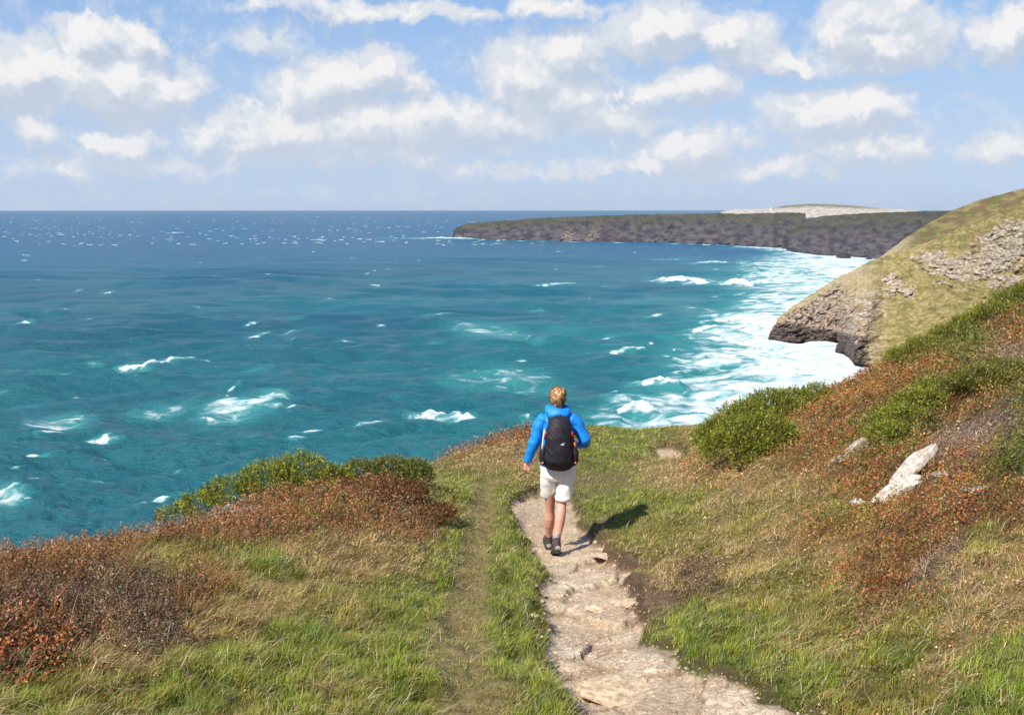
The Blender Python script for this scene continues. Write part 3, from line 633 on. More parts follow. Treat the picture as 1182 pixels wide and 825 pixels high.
def stalk(px, py, h, label, bendx=.1, head=True):
    x0, y0, z0 = pick(px, py); bm = bmesh.new(); P_ = [Vector((bendx*h*(t/6)**2, 0, h*t/6-.02)) for t in range(7)]; ring = []
    for k, q in enumerate(P_):
        rr_ = .0035*(1-.6*k/6); ring.append([bm.verts.new(q+Vector((math.cos(a)*rr_, math.sin(a)*rr_, 0))) for a in (0, 2.1, 4.2)])
    for A, B in zip(ring[:-1], ring[1:]):
        for k in range(3): bm.faces.new((A[k], A[(k+1) % 3], B[(k+1) % 3], B[k]))
    if head:
        for q in range(16):
            a = random.uniform(0, 6.28); b = P_[-1]+Vector((math.cos(a)*.012, math.sin(a)*.012, random.uniform(-.05, .03)))
            v = [bm.verts.new(b+Vector((random.uniform(-.008, .008), random.uniform(-.008, .008), random.uniform(-.012, .012)))) for _ in range(3)]; bm.faces.new(v)
    me = bpy.data.meshes.new('dry_stalk'); bm.to_mesh(me); bm.free(); me.materials.append(M_stalk); o = bpy.data.objects.new('dry_stalk', me); COL.objects.link(o); o.location = (x0, y0, z0); tag(o, label, 'stalk', 'dry stalks along the brow'); return o
M_stalk = surf_mat('dry stalk', (.36, .30, .22), .9)
for px, py, h, b, lb in [(108,632,.24,.15,'tall dry seed stalk on the brow at far left, left of the whitish flower heads'),(18,652,.14,-.2,'dry stalk at the left edge of the brow'),(144,612,.12,.3,'short bent stalk on the brow right of the tall far-left one'),(545,512,.30,-.35,'dry stalk leaning left over the sea below the white breaker'),(36,655,.12,.4,'short dry stalk beside the one at the left edge of the brow')]:
    stalk(px, py, h, lb, b)
def flower(px, py, label):
    x0, y0, z0 = pick(px, py); root = empty('yellow_flower', (x0, y0, z0)); tag(root, label, 'flower')
    bm = bmesh.new(); c = bm.verts.new((0, 0, .065)); L = [bm.verts.new((math.cos(a)*.014*(1 if i % 2 else .55), math.sin(a)*.014*(1 if i % 2 else .55), .071)) for i, a in enumerate(np.arange(12)*math.pi/6)]
    for i in range(12): bm.faces.new((c, L[i], L[(i+1) % 12]))
    me = bpy.data.meshes.new('petals'); bm.to_mesh(me); bm.free(); me.materials.append(surf_mat('yellow petals', (.75, .50, .02), .6, namp=.1)); o = bpy.data.objects.new('petals', me); COL.objects.link(o); o.parent = root
    s = bmesh.new(); bmesh.ops.create_cone(s, cap_ends=True, segments=5, radius1=.002, radius2=.0015, depth=.075, matrix=Matrix.Translation((0, 0, .03))); me = bpy.data.meshes.new('stem'); s.to_mesh(me); s.free(); me.materials.append(surf_mat('green stem', (.1, .16, .03))); o = bpy.data.objects.new('stem', me); COL.objects.link(o); o.parent = root
flower(30, 806, 'single yellow flower in the grass in the bottom left corner')
# ------------------------------------------------------------------ rocks and stones
def rock_mesh(size, seed, col1_, col2_, sub=4, planes=14, rough=.06, flat=1.0):
    bm = bmesh.new(); bmesh.ops.create_icosphere(bm, subdivisions=sub, radius=1.0)
    D = np.array([v.co[:] for v in bm.verts]); D /= np.linalg.norm(D, axis=1, keepdims=True)
    r = np.random.default_rng(seed); N_ = r.normal(size=(planes, 3)); N_ /= np.linalg.norm(N_, axis=1, keepdims=True); h = r.uniform(.55, .95, planes)
    dt = D@N_.T; rad = np.where(dt > .05, h/np.maximum(dt, .05), 9).min(1); rad = np.minimum(rad, 1.25)
    P_ = D*rad[:, None]
    P_ = P_*(1+rough*2*(fbm(D[:, 0]*3+seed, D[:, 1]*3+D[:, 2]*2, 5, seed)-.5)[:, None])*np.array(size)
    for v, q in zip(bm.verts, P_): v.co = q
    F_ = np.array([[v.index for v in f.verts] for f in bm.faces]); bm.free()
    t = fbm(P_[:, 0]/size[0]*2+seed, P_[:, 1]/size[1]*2+P_[:, 2]/size[2]*3, 5, seed+1); c = mixc(col1_, col2_, sstep(.35, .65, t)); return P_, F_, c
M_rock = cliff_like = surf_mat('weathered rock', attr=True, rough=.9, nscale=30, namp=.4, bump=.9, bscale=35, bdist=.02, spec=.15)
def rot(P_, rx, ry, rz):
    Mx = np.array(Matrix.Rotation(rz, 3, 'Z')@Matrix.Rotation(ry, 3, 'Y')@Matrix.Rotation(rx, 3, 'X')); return P_@Mx.T
def rock(name, label, px, py, size, seed, c1, c2, r3=(0, 0, 0), sink=.4, group=None, cat='rock', **k):
    x, y, z = pick(px, py); P_, F_, c = rock_mesh(size, seed, c1, c2, **k); P_ = rot(P_, *r3)
    o = np_mesh(name, P_, tris=F_, colors=c, mat=M_rock); o.location = (x, y, z-size[2]*sink+size[2]*.3); tag(o, label, cat, group); return o
WH = ((.44, .38, .31), (.66, .61, .54)); TN = ((.42, .305, .20), (.58, .45, .31)); GY = ((.30, .25, .21), (.45, .40, .34))
x, y, z = pick(1058, 560); z -= .05; oc = empty('rock_outcrop', (x, y, z)); tag(oc, 'jagged white rock outcrop breaking through the heather on the right-hand slope', 'rock')
for k, (dx_, dz_, dy_, sz_, rt, sd2) in enumerate([(.03,.185,.14,(.32,.10,.075),(0,-.86,.1),3),(-.20,-.07,-.04,(.26,.12,.10),(0,-.62,.1),5),(.12,.0,.0,(.32,.15,.14),(.25,-.40,.0),8),(.02,-.10,-.10,(.28,.10,.09),(.1,-.52,.2),12),(.30,.07,.03,(.20,.12,.10),(0,-.35,0),14),(.17,-.07,-.06,(.20,.10,.08),(0,-.2,.3),17)]):
    P_, F_, c = rock_mesh(sz_, sd2, *WH, planes=13, rough=.07); P_ = rot(P_, *rt)
    f1, f2, cid = worley(P_[:, 0]*14+P_[:, 2]*6, P_[:, 2]*16, 7); c = mixc(c, (.30, .22, .17), sstep(.09, .0, f2-f1)*.8); c = mixc(c, (.40, .28, .18), sstep(.5, .7, fbm(P_[:, 0]*9, P_[:, 2]*9, 3, 60+k))*.6)
    o = np_mesh('slab', P_+np.array([dx_, dy_, dz_]), tris=F_, colors=c, mat=M_rock); o.parent = oc
rock('rock', 'pale narrow rock in the heather, uphill left of the white outcrop', 990, 516, (.22,.12,.08), 21, *GY, r3=(0,-.5,.1))
rock('rock', 'small white stone in the heather left of the white outcrop', 989, 581, (.065,.05,.035), 22, *WH, r3=(0,-.3,0))
rock('rock', 'pale rock at the foot of the gorse bush by the right edge', 1124, 568, (.11,.08,.06), 23, *WH, r3=(0,-.5,0))
rock('rock', 'half-buried grey rock on the slope left of the pale narrow one', 972, 532, (.14,.10,.05), 24, *GY, r3=(0,-.5,.1))
rock('rock', 'flat-topped boulder bedded in the near left side of the path', 655, 768, (.17,.14,.07), 31, *TN, r3=(0,.08,.3), sink=.6, planes=10)
rock('rock', 'brown clod of earth in the grass in the lower left', 380, 797, (.055,.045,.035), 33, (.20,.11,.06), (.30,.18,.10))
rock('rock', 'flat slab stepping up across the path just behind the walker', 700, 641, (.20,.12,.035), 35, *TN, r3=(0,.05,-.3), sink=.7, planes=10)
rock('rock', 'worn slab in the middle of the near path', 712, 700, (.26,.18,.035), 36, *TN, r3=(.03,0,.4), sink=.85, planes=10)
rock('rock', 'broad pale slab at the bottom edge of the path', 735, 800, (.30,.20,.04), 37, *TN, r3=(.05,0,.1), sink=.8, planes=10)
rs_ = np.random.default_rng(77)
for k in range(46):
    v = rs_.uniform(590, 820); L = np.interp(v, [a for a, _ in PL], [b for _, b in PL]); Rr = np.interp(v, [a for a, _ in PR], [b for _, b in PR]); u = L+(Rr-L)*rs_.beta(.7, .7)
    s = rs_.uniform(.010, .034)
    if abs(u-640) < 22 and v < 655: continue
    rock('stone', 'small loose stone lying on the trodden path', u, v, (s*1.3, s, s*.6), 100+k, *TN, r3=(0, 0, rs_.uniform(0, 3)), sub=2, planes=9, sink=.3, group='loose stones on the path', cat='stone')
def gravel(n):
    i, j, fa, fb = pick_cells(n, (pmc[cell] > .02).astype(float)*(gr[cell] < 16)); x = gat(gx, i, j, fa, fb); y = gat(gy, i, j, fa, fb); z = gat(gz, i, j, fa, fb)
    c = fbm(x*3, y*3, 3, 421); k = VR.random(n) < sstep(.35, .65, c)+.12; x, y, z = x[k], y[k], z[k]; n = len(x)
    base = np.array([(-1,-1,0),(1,-1,0),(1,1,0),(-1,1,0),(-.6,-.6,.8),(.7,-.5,.7),(.5,.7,.9),(-.7,.5,.75)], float)
    s = VR.gamma(2, .0018, n)+.0018; V = base[None]*s[:, None, None]*VR.uniform(.6, 1.2, (n, 1, 3))*VR.uniform(.8, 1.2, (n, 8, 3)); a = VR.uniform(0, 6.28, n); ca, sa = np.cos(a)[:, None], np.sin(a)[:, None]
    V = np.stack([V[..., 0]*ca-V[..., 1]*sa, V[..., 0]*sa+V[..., 1]*ca, V[..., 2]-.001], -1)+np.stack([x, y, z], 1)[:, None]
    q = np.array([(0,1,5,4),(1,2,6,5),(2,3,7,6),(3,0,4,7),(4,5,6,7)]); Q = (np.arange(n)[:, None, None]*8+q).reshape(-1, 4)
    col = mixc((.32, .22, .14), (.55, .42, .28), VR.random(n)); return np_mesh('gravel', V.reshape(-1, 3), quads=Q, colors=np.repeat(col, 8, 0), mat=M_rock)
tag(gravel(13000), 'fine pale grit scattered over the trodden path', 'gravel', kind='stuff')
# sea rocks
def sea_rock(label, px, py, w_, h_, seed, dark=True):
    x, y = on_sea(px, py); P_, F_, c = rock_mesh((w_, w_*.8, h_), seed, (.03, .026, .026), (.07, .06, .055), sub=4, planes=20, rough=.35)
    o = np_mesh('sea_rock', P_, tris=F_, colors=c, mat=M_searock); o.location = (float(x), float(y), 0); tag(o, label, 'rock'); return o
M_searock = surf_mat('dark sea rock', attr=True, rough=.9, nscale=.5, namp=.3, bump=.8, bscale=.6, bdist=.8, spec=.2)
sea_rock('dark pointed rock standing in the surf off the far headland', 974, 298, 11, 9, 52)
sea_rock('small dark rock in the surf between the pointed rock and the grassy cliff', 1003, 299.5, 5, 4, 55)
sea_rock('dark boulder in the foam at the foot of the near cliff', 974, 408, 4.5, 5.5, 56)
sea_rock('low dark rock at the seaward tip of the far headland', 521, 274.5, 9, 4, 57)
# ------------------------------------------------------------------ the walker
PXx, PYy, PZz = pick(643, 637)
def apply_mods(ob):
    dg = bpy.context.evaluated_depsgraph_get(); dg.update(); me = bpy.data.meshes.new_from_object(ob.evaluated_get(dg)); me.name = ob.name; ob.modifiers.clear(); ob.data = me
    for p_ in me.polygons: p_.use_smooth = True
def tube(bm, P_, Rd, n=20, cap=True, squash=None):
    """elliptical rings along a polyline; Rd = (rx, ry) per point, ring frames follow the path"""
    P_ = [Vector(p) for p in P_]; rings = []
    for i, p in enumerate(P_):
        t = (P_[min(i+1, len(P_)-1)]-P_[max(i-1, 0)]).normalized()
        s = t.cross(Vector((0, 1, 0)))
        s = s.normalized() if s.length > .1 else Vector((1, 0, 0))
        if s.x < 0: s = -s
        f = s.cross(t).normalized(); rx, ry = Rd[i] if isinstance(Rd[i], tuple) else (Rd[i], Rd[i])
        rings.append([bm.verts.new(p+s*math.cos(a)*rx+f*math.sin(a)*ry) for a in [2*math.pi*k/n for k in range(n)]])
    for A, B in zip(rings[:-1], rings[1:]):
        for k in range(n): bm.faces.new((A[k], A[(k+1) % n], B[(k+1) % n], B[k]))
    if cap:
        bm.faces.new(rings[0][::-1]); bm.faces.new(rings[-1])
    return rings
def ball(bm, c, r, sub=3):
    r = r if isinstance(r, tuple) else (r, r, r)
    bmesh.ops.create_icosphere(bm, subdivisions=sub, radius=1, matrix=Matrix.Translation(c)@Matrix.Diagonal((*r, 1)))
def finish(name, bm, mat, parent, voxel=None, smooth=2, wrinkle=None):
    bmesh.ops.recalc_face_normals(bm, faces=bm.faces)
    me = bpy.data.meshes.new(name); bm.to_mesh(me); bm.free(); o = bpy.data.objects.new(name, me); COL.objects.link(o)
    if voxel:
        r_ = o.modifiers.new('r', 'REMESH'); r_.mode = 'VOXEL'; r_.voxel_size = voxel; r_.use_smooth_shade = True
        s_ = o.modifiers.new('s', 'SMOOTH'); s_.factor = .6; s_.iterations = smooth*3
        apply_mods(o)
    me = o.data
    if wrinkle:
        nv = len(me.vertices); co = np.empty(nv*3); me.vertices.foreach_get('co', co); co = co.reshape(-1, 3); no = np.array([v.normal[:] for v in me.vertices]); co += no*wrinkle(co)[:, None]; me.vertices.foreach_set('co', co.ravel()); me.update()
    for p_ in me.polygons: p_.use_smooth = True
    me.materials.clear(); me.materials.append(mat); o.parent = parent; return o
M_skin = surf_mat('skin', (.62, .30, .21), .55, nscale=14, namp=.12, spec=.35)
M_jkt = surf_mat('blue shell fabric', (.006, .225, .72), .55, nscale=25, namp=.10, bump=.25, bscale=40, bdist=.006, spec=.4)
M_cuff = surf_mat('white cuff', (.7, .7, .68), .7, namp=.1)
M_short = surf_mat('off-white cotton', (.80, .76, .71), .9, namp=0)
M_pack = surf_mat('black pack fabric', (.014, .012, .018), .65, nscale=90, namp=.25, bump=.3, bscale=60, bdist=.006, spec=.35)
M_red = surf_mat('red webbing', (.50, .02, .04), .6, namp=.1); M_org = surf_mat('orange cord', (.75, .22, .04), .6, namp=.1); M_grey = surf_mat('light grey print', (.6, .6, .6), .5, namp=.05)
M_boot = surf_mat('boot leather', (.075, .055, .05), .75, nscale=50, namp=.3, bump=.4, bscale=60, bdist=.005); M_sole = surf_mat('boot sole', (.03, .028, .028), .8); M_sock = surf_mat('grey sock', (.30, .28, .27), .9, nscale=120, namp=.2); M_heel = surf_mat('boot trim', (.32, .28, .24), .7)
per = empty('person', (PXx, PYy, PZz)); tag(per, 'hiker with pinned-up blonde hair, blue jacket and pale shorts walking away along the path', 'person')
# joints in metres; x to the right of the picture, y away from the camera, z up
zl = ground_z(PXx-.07, PYy+.33)-PZz; zr = ground_z(PXx-.03, PYy-.22)-PZz
hipL, kneeL, ankL = (-.085, .0, .80), (-.075, .13, zl+.47), (-.085, .28, zl+.095)
hipR, kneeR, ankR = (.085, .0, .80), (.055, -.03, zr+.50), (-.015, -.22, zr+.105)
shL, elL, wrL = (-.175, -.01, 1.335), (-.265, -.03, 1.07), (-.335, .03, .86)
shR, elR, wrR = (.175, -.01, 1.335), (.315, -.05, 1.10), (.245, .16, 1.02)
def lerp(a, b, t): return tuple(a[i]+(b[i]-a[i])*t for i in range(3))
bm = bmesh.new()
tube(bm, [(0,0,.74),(0,0,.80),(0,0,.88),(0,.0,.98),(0,.01,1.10),(0,.01,1.22),(0,.0,1.32),(0,.0,1.38),(0,.01,1.42)], [(.13,.10),(.165,.12),(.17,.12),(.14,.10),(.13,.095),(.15,.11),(.165,.10),(.11,.08),(.055,.055)], 24)
tube(bm, [(0,.01,1.38),(0,.02,1.44),(0,.035,1.50)], [.06,.052,.055], 18)
ball(bm, (0,.045,1.575), (.073,.092,.105)); ball(bm, (0,.085,1.52), (.055,.055,.055))          # skull, jaw
ball(bm, (0,.145,1.555), (.014,.02,.022), 2); ball(bm, (0,.135,1.515), (.026,.012,.009), 2)      # nose, lips
for s in (-1, 1):
    ball(bm, (s*.03,.122,1.582), (.015,.012,.010), 2); ball(bm, (s*.077,.045,1.56), (.010,.02,.032), 2)
for s, h_, k_, a_ in ((-1, hipL, kneeL, ankL), (1, hipR, kneeR, ankR)):
    P_ = [h_, lerp(h_, k_, .3), lerp(h_, k_, .7), lerp(h_, k_, .94), k_, lerp(k_, a_, .12), lerp(k_, a_, .32), lerp(k_, a_, .5), lerp(k_, a_, .75), lerp(k_, a_, .92), a_]
    P_ = [Vector(p)+Vector((0, -.012 if i in (6, 7) else 0, 0)) for i, p in enumerate(P_)]
    tube(bm, P_, [(.092,.10),(.085,.09),(.066,.07),(.055,.058),(.053,.056),(.052,.055),(.060,.062),(.057,.060),(.042,.044),(.034,.037),(.034,.038)], 20)
    d = Vector((.0, 1, -.25 if s < 0 else -.15)).normalized(); tube(bm, [Vector(a_)+Vector((0,-.03,-.03)), Vector(a_)+d*.06+Vector((0,0,-.04)), Vector(a_)+d*.15+Vector((0,0,-.05))], [(.03,.03),(.04,.03),(.035,.018)], 14)
for sh, el, wr in ((shL, elL, wrL), (shR, elR, wrR)):
    tube(bm, [lerp((0, 0, 1.30), sh, .5), lerp((0, 0, 1.31), sh, .95), lerp(sh, el, .3), lerp(sh, el, .8), el, lerp(el, wr, .3), lerp(el, wr, .8), wr], [.05,.052,.046,.038,.036,.038,.028,(.026,.022)], 16)
def hand(bm, wr, d, palmn, curl):
    d = Vector(d).normalized(); n = Vector(palmn); n = (n-d*n.dot(d)).normalized(); s = d.cross(n).normalized(); w = Vector(wr)
    tube(bm, [w-d*.01, w+d*.03, w+d*.065, w+d*.085], [.024,(.034,.017),(.040,.016),(.036,.014)], 16)
    for k, (o_, L) in enumerate(((-.030,.060),(-.011,.070),(.010,.066),(.030,.052))):
        b = w+d*.078+s*o_; a1 = curl; a2 = curl*2.1; p1 = b+(d*math.cos(a1)+n*math.sin(a1))*L*.45; p2 = p1+(d*math.cos(a2)+n*math.sin(a2))*L*.32; a3 = curl*2.9; p3 = p2+(d*math.cos(a3)+n*math.sin(a3))*L*.26
        tube(bm, [b-d*.02, b, p1, p2, p3], [.0085,.0088,.0082,.0076,.0062], 8)
    tb = w+d*.022-s*.026; t1 = tb+(-s*.8+d*.7+n*.35).normalized()*.034; t2 = t1+(d*.9-s*.25+n*.4).normalized()*.030
    tube(bm, [tb+s*.015, tb, t1, t2], [.012,.012,.0098,.008], 8)
hand(bm, wrL, (-.10, .12, -1), (.5, .9, 0), .38); hand(bm, wrR, (-.75, .65, .05), (-.4, -.2, -1), .45)
body = finish('body', bm, M_skin, per, voxel=.0048, smooth=1)
# hair: short blonde hair pinned up at the back
bm = bmesh.new(); hc = Vector((0, .025, 1.585)); rh = np.random.default_rng(5)
ball(bm, (0, .020, 1.592), (.087, .095, .100)); ball(bm, (0, -.035, 1.60), (.07, .06, .075)); ball(bm, (.012, -.06, 1.585), (.05, .045, .062)); ball(bm, (-.02, -.02, 1.655), (.055, .055, .035)); ball(bm, (.035, -.03, 1.655), (.045, .05, .04)); ball(bm, (0, -.03, 1.515), (.045, .035, .04))
hm = finish('hair_base', bm, M_skin, per, voxel=.006, smooth=1, wrinkle=lambda c: (fbm(c[:, 0]*40, c[:, 2]*30, 3, 9)-.5)*.02)
base_co = np.array([v.co[:] for v in hm.data.vertices]); base_no = np.array([v.normal[:] for v in hm.data.vertices])
sel_ = rh.integers(0, len(base_co), 2600); Vh, Qh, Ch = [base_co], [], []
Fh = []
for p_ in hm.data.polygons: Fh.append(tuple(p_.vertices))
Fh = np.array([f for f in Fh if len(f) == 4])
def haircol(c): 
    t = sstep(.35, .62, fbm(c[:, 0]*42+c[:, 2]*10, c[:, 1]*20+c[:, 2]*12, 3, 14)); return mixc((.20, .085, .03), (.72, .46, .22), t)
Ch.append(haircol(base_co)); off = len(base_co); sw = np.array([.012, -.065, 1.60])
for k in sel_:
    p = base_co[k]; n = base_no[k]; tdir = np.cross(n, np.cross(sw-p, n)); tdir = tdir/(np.linalg.norm(tdir)+1e-6)+rh.normal(0, .15, 3); tdir /= np.linalg.norm(tdir); sd_2 = np.cross(n, tdir)*.0022
    L = rh.uniform(.02, .05); q = [p, p+tdir*L*.5+n*.006, p+tdir*L+n*rh.uniform(-.003, .004)]
    for a in q: Vh.append(np.array([a-sd_2, a+sd_2]))
    Qh += [(off, off+1, off+3, off+2), (off+2, off+3, off+5, off+4)]; off += 6
    c = haircol(p[None]*1.0)[0]*rh.uniform(.7, 1.35); Ch.append(np.tile(c, (6, 1)))
bpy.data.objects.remove(hm)
M_hair = surf_mat('blonde hair', attr=True, rough=.5, nscale=200, namp=.2, spec=.4)
hair = np_mesh('hair', np.concatenate(Vh), quads=np.concatenate([Fh, np.array(Qh)]), colors=np.concatenate(Ch), smooth=True, mat=M_hair); hair.parent = per
# jacket
def folds(sc, amp, seed): return lambda c: (ridged(c[:, 0]*sc*.8+c[:, 1]*3+c[:, 2]*3, c[:, 2]*sc*.9+c[:, 0]*6, 2, seed)-.6)*amp*.8+(fbm(c[:, 0]*6+c[:, 1]*4, c[:, 2]*7, 2, seed+1)-.5)*amp*1.4
bm = bmesh.new()
tube(bm, [(0,0,.845),(0,0,.86),(0,0,.93),(0,.0,1.02),(0,.005,1.14),(0,.0,1.26),(0,-.005,1.335),(0,.0,1.385),(0,.01,1.42)], [(.200,.150),(.205,.155),(.200,.152),(.186,.145),(.180,.145),(.198,.150),(.200,.135),(.150,.115),(.095,.09)], 32)
for sh, el, wr in ((shL, elL, wrL), (shR, elR, wrR)):
    ball(bm, lerp((0, 0, 1.30), sh, .86), (.085,.095,.075)); c_ = lerp(el, wr, .93); tube(bm, [lerp((0, 0, 1.26), sh, .5), lerp((0, 0, 1.285), sh, .92), lerp(sh, el, .25), lerp(sh, el, .6), lerp(sh, el, .92), lerp(el, wr, .15), lerp(el, wr, .5), c_], [(.075,.105),(.085,.095),(.078,.078),(.068,.070),(.063,.066),(.060,.062),(.052,.052),(.043,.043)], 24)
jacket = finish('jacket', bm, M_jkt, per, voxel=.0065, smooth=1, wrinkle=lambda c: folds(9, .014, 31)(c)+folds(22, .005, 33)(c))
bm = bmesh.new()      # rolled hood standing round the neck
for k in range(28):
    a = 2*math.pi*k/28; r_ = .036+.022*max(0, -math.sin(a)); ball(bm, (math.cos(a)*.098, .005+math.sin(a)*.085, 1.425+.012*math.sin(a*2+1)-.016*(math.sin(a) < 0)), (r_*1.25, r_, r_*.95), 2)
ball(bm, (0, -.10, 1.385), (.115, .05, .05)); ball(bm, (-.07, -.06, 1.41), (.07, .05, .045)); ball(bm, (.08, -.06, 1.40), (.06, .05, .045))
hood = finish('hood', bm, M_jkt, per, voxel=.006, smooth=2, wrinkle=folds(14, .010, 41))
for el, wr in ((elL, wrL), (elR, wrR)):
    bm = bmesh.new(); tube(bm, [lerp(el, wr, .92), lerp(el, wr, .965)], [.041, .038], 20); finish('cuff', bm, M_cuff, per)
# shorts
bm = bmesh.new()
tube(bm, [(0,0,.70),(0,0,.74),(0,0,.80),(0,0,.88),(0,0,.94)], [(.15,.12),(.190,.145),(.200,.150),(.185,.14),(.165,.125)], 28)
for s, h_, k_ in ((-1, hipL, kneeL), (1, hipR, kneeR)):
    e = Vector(lerp(h_, k_, .98)); e.z = .515; h2 = Vector(h_)
    tube(bm, [h2+Vector((s*.005,0,.02)), h2.lerp(e, .35)+Vector((s*.012,0,0)), h2.lerp(e, .7)+Vector((s*.014,-.003,0)), e+Vector((s*.012,0,.02)), e+Vector((s*.012,0,0))], [(.102,.128),(.100,.118),(.093,.104),(.092,.098),(.090,.096)], 24)
shorts = finish('shorts', bm, M_short, per, voxel=.0065, smooth=2, wrinkle=folds(6, .014, 51))
# turn-ups
for s, h_, k_ in ((-1, hipL, kneeL), (1, hipR, kneeR)):
    e = Vector(lerp(h_, k_, .98)); e.z = .515; bm = bmesh.new(); tube(bm, [e+Vector((s*.012,0,.042)), e+Vector((s*.012,0,.036)), e+Vector((s*.012,0,-.004))], [(.088,.095),(.097,.103),(.095,.101)], 28); finish('turn_up', bm, M_short, per, wrinkle=folds(14, .004, 61))
# socks and boots
def boot(a_, pitch, yaw):
    a = Vector(a_); Rm = Matrix.Rotation(yaw, 4, 'Z')@Matrix.Rotation(pitch, 4, 'X'); T_ = lambda p: a+Rm@Vector(p)
    bm = bmesh.new(); tube(bm, [T_((0,0,.0)), T_((0,.0,.05)), T_((0,0,.085))], [(.042,.045),(.041,.044),(.040,.043)], 16)
    sk = finish('sock', bm, M_sock, per, wrinkle=folds(20, .004, 71))
    bm = bmesh.new(); tube(bm, [T_((0,-.005,-.06)), T_((0,-.005,-.02)), T_((0,-.002,.02)), T_((0,0,.045))], [(.042,.055),(.044,.052),(.045,.050),(.048,.052)], 18)
    for (yy, zz, rx, ry, rz) in ((-.02,-.055,.042,.05,.035),(.04,-.05,.043,.06,.042),(.10,-.062,.045,.055,.030),(.145,-.068,.040,.045,.026)): ball(bm, T_((0, yy, zz)), (rx, ry, rz))
    bt = finish('boot', bm, M_boot, per, voxel=.006, smooth=1)
    bm = bmesh.new(); prof = [(-.07,.028),(-.05,.040),(0,.042),(.05,.044),(.10,.049),(.15,.044),(.185,.022)]
    up = [T_((x_*s, y_, -.078)) for s in (1,) for y_, x_ in prof]+[T_((-x_, y_, -.078)) for y_, x_ in prof[::-1]]; lo = [T_((x_, y_, -.102)) for y_, x_ in prof]+[T_((-x_, y_, -.102)) for y_, x_ in prof[::-1]]
    U_ = [bm.verts.new(p) for p in up]; L_ = [bm.verts.new(p) for p in lo]; n = len(U_); bm.faces.new(U_); bm.faces.new(L_[::-1])
    for k in range(n): bm.faces.new((U_[k], L_[k], L_[(k+1) % n], U_[(k+1) % n]))
    so = finish('sole', bm, M_sole, per); so.parent = bt
    bm = bmesh.new(); ball(bm, T_((0, -.058, -.050)), (.030, .014, .024)); tr = finish('heel_patch', bm, M_heel, per); tr.parent = bt
    return bt
boot((ankL[0], ankL[1], zl+.112), R(14), R(6)); boot((ankR[0], ankR[1], zr+.118), R(-16), R(10))
# ------------------------------------------------------------------ backpack (worn, a thing of its own)
bp = empty('backpack', (PXx, PYy, PZz)); tag(bp, 'black daypack with side pockets and red straps on the back of the hiker', 'backpack')
bm = bmesh.new()
tube(bm, [(.005,-.16,.865),(.005,-.205,.89),(.005,-.235,.96),(.005,-.240,1.06),(.005,-.235,1.18),(.005,-.22,1.28),(.005,-.195,1.355),(.005,-.165,1.40)], [(.10,.05),(.165,.09),(.178,.115),(.168,.115),(.158,.112),(.140,.10),(.112,.075),(.065,.04)], 28)
pk = finish('main_bag', bm, M_pack, bp, voxel=.007, smooth=2, wrinkle=folds(9, .014, 81))
for s in (-1, 1):
    bm = bmesh.new(); tube(bm, [(s*.170+.005,-.20,.90),(s*.186+.005,-.21,.94),(s*.184+.005,-.215,1.02),(s*.166+.005,-.21,1.09)], [(.03,.05),(.042,.07),(.040,.068),(.022,.05)], 16); finish('side_pocket', bm, M_pack, bp, voxel=.007, smooth=1, wrinkle=folds(16, .008, 85))
    bm = bmesh.new(); tube(bm, [(s*.085,-.16,1.33),(s*.098,-.10,1.40),(s*.105,.0,1.425),(s*.11,.10,1.37),(s*.115,.15,1.22),(s*.14,.13,1.08),(s*.175,.02,1.0),(s*.16,-.14,.98)], [(.028,.008)]*8, 10); finish('strap', bm, M_pack, bp)
    bm = bmesh.new(); tube(bm, [(s*.140+.005,-.30,1.255),(s*.152+.005,-.29,1.22),(s*.160+.005,-.28,1.18)], [(.010,.006)]*3, 8); finish('compression_strap', bm, M_red, bp)
bm = bmesh.new(); tube(bm, [(.180,-.26,1.135),(.186,-.26,1.11),(.190,-.25,1.08)], [(.010,.01)]*3, 8); finish('bottle', bm, M_org, bp)
bm = bmesh.new(); tube(bm, [(-.158,-.24,1.27),(-.172,-.245,1.19),(-.180,-.245,1.11),(-.184,-.25,1.06)], [.010,.010,.012,.012], 8); finish('drink_tube', bm, M_grey, bp)
for s in (-1, 1):
    bm = bmesh.new(); tube(bm, [(s*.180+.005,-.280,.920),(s*.200+.005,-.26,.93)], [(.012,.006)]*2, 8); finish('pull_tab', bm, M_org, bp)
bm = bmesh.new()     # small pale emblem: a darting shape with a forked tail
def bag_y(x, z):
    w_ = float(I(z, [.96, 1.06, 1.18, 1.28], [.178, .168, .158, .140])); d_ = float(I(z, [.96, 1.06, 1.18, 1.28], [.115, .115, .112, .10])); c_ = float(I(z, [.96, 1.06, 1.18, 1.28], [-.235, -.240, -.235, -.22]))
    return c_-d_*math.sqrt(max(.05, 1-(x/w_)**2))-.012
vs_ = [bm.verts.new((x_, bag_y(x_, z_), z_)) for x_, z_ in ((.018, 1.135), (.045, 1.142), (.068, 1.152), (.052, 1.130), (.074, 1.112), (.048, 1.120), (.030, 1.126))]; 
for tri in ((0,1,6),(1,3,6),(1,2,3),(3,5,6),(3,4,5)): bm.faces.new([vs_[k] for k in tri])
em = finish('emblem', bm, M_grey, bp); sm_ = em.modifiers.new('t', 'SOLIDIFY'); sm_.thickness = .003
bm = bmesh.new(); tube(bm, [(-.02,-.19,1.385),(-.015,-.195,1.43),(.02,-.195,1.43),(.03,-.19,1.385)], [(.008,.004)]*4, 8); finish('haul_loop', bm, M_pack, bp)

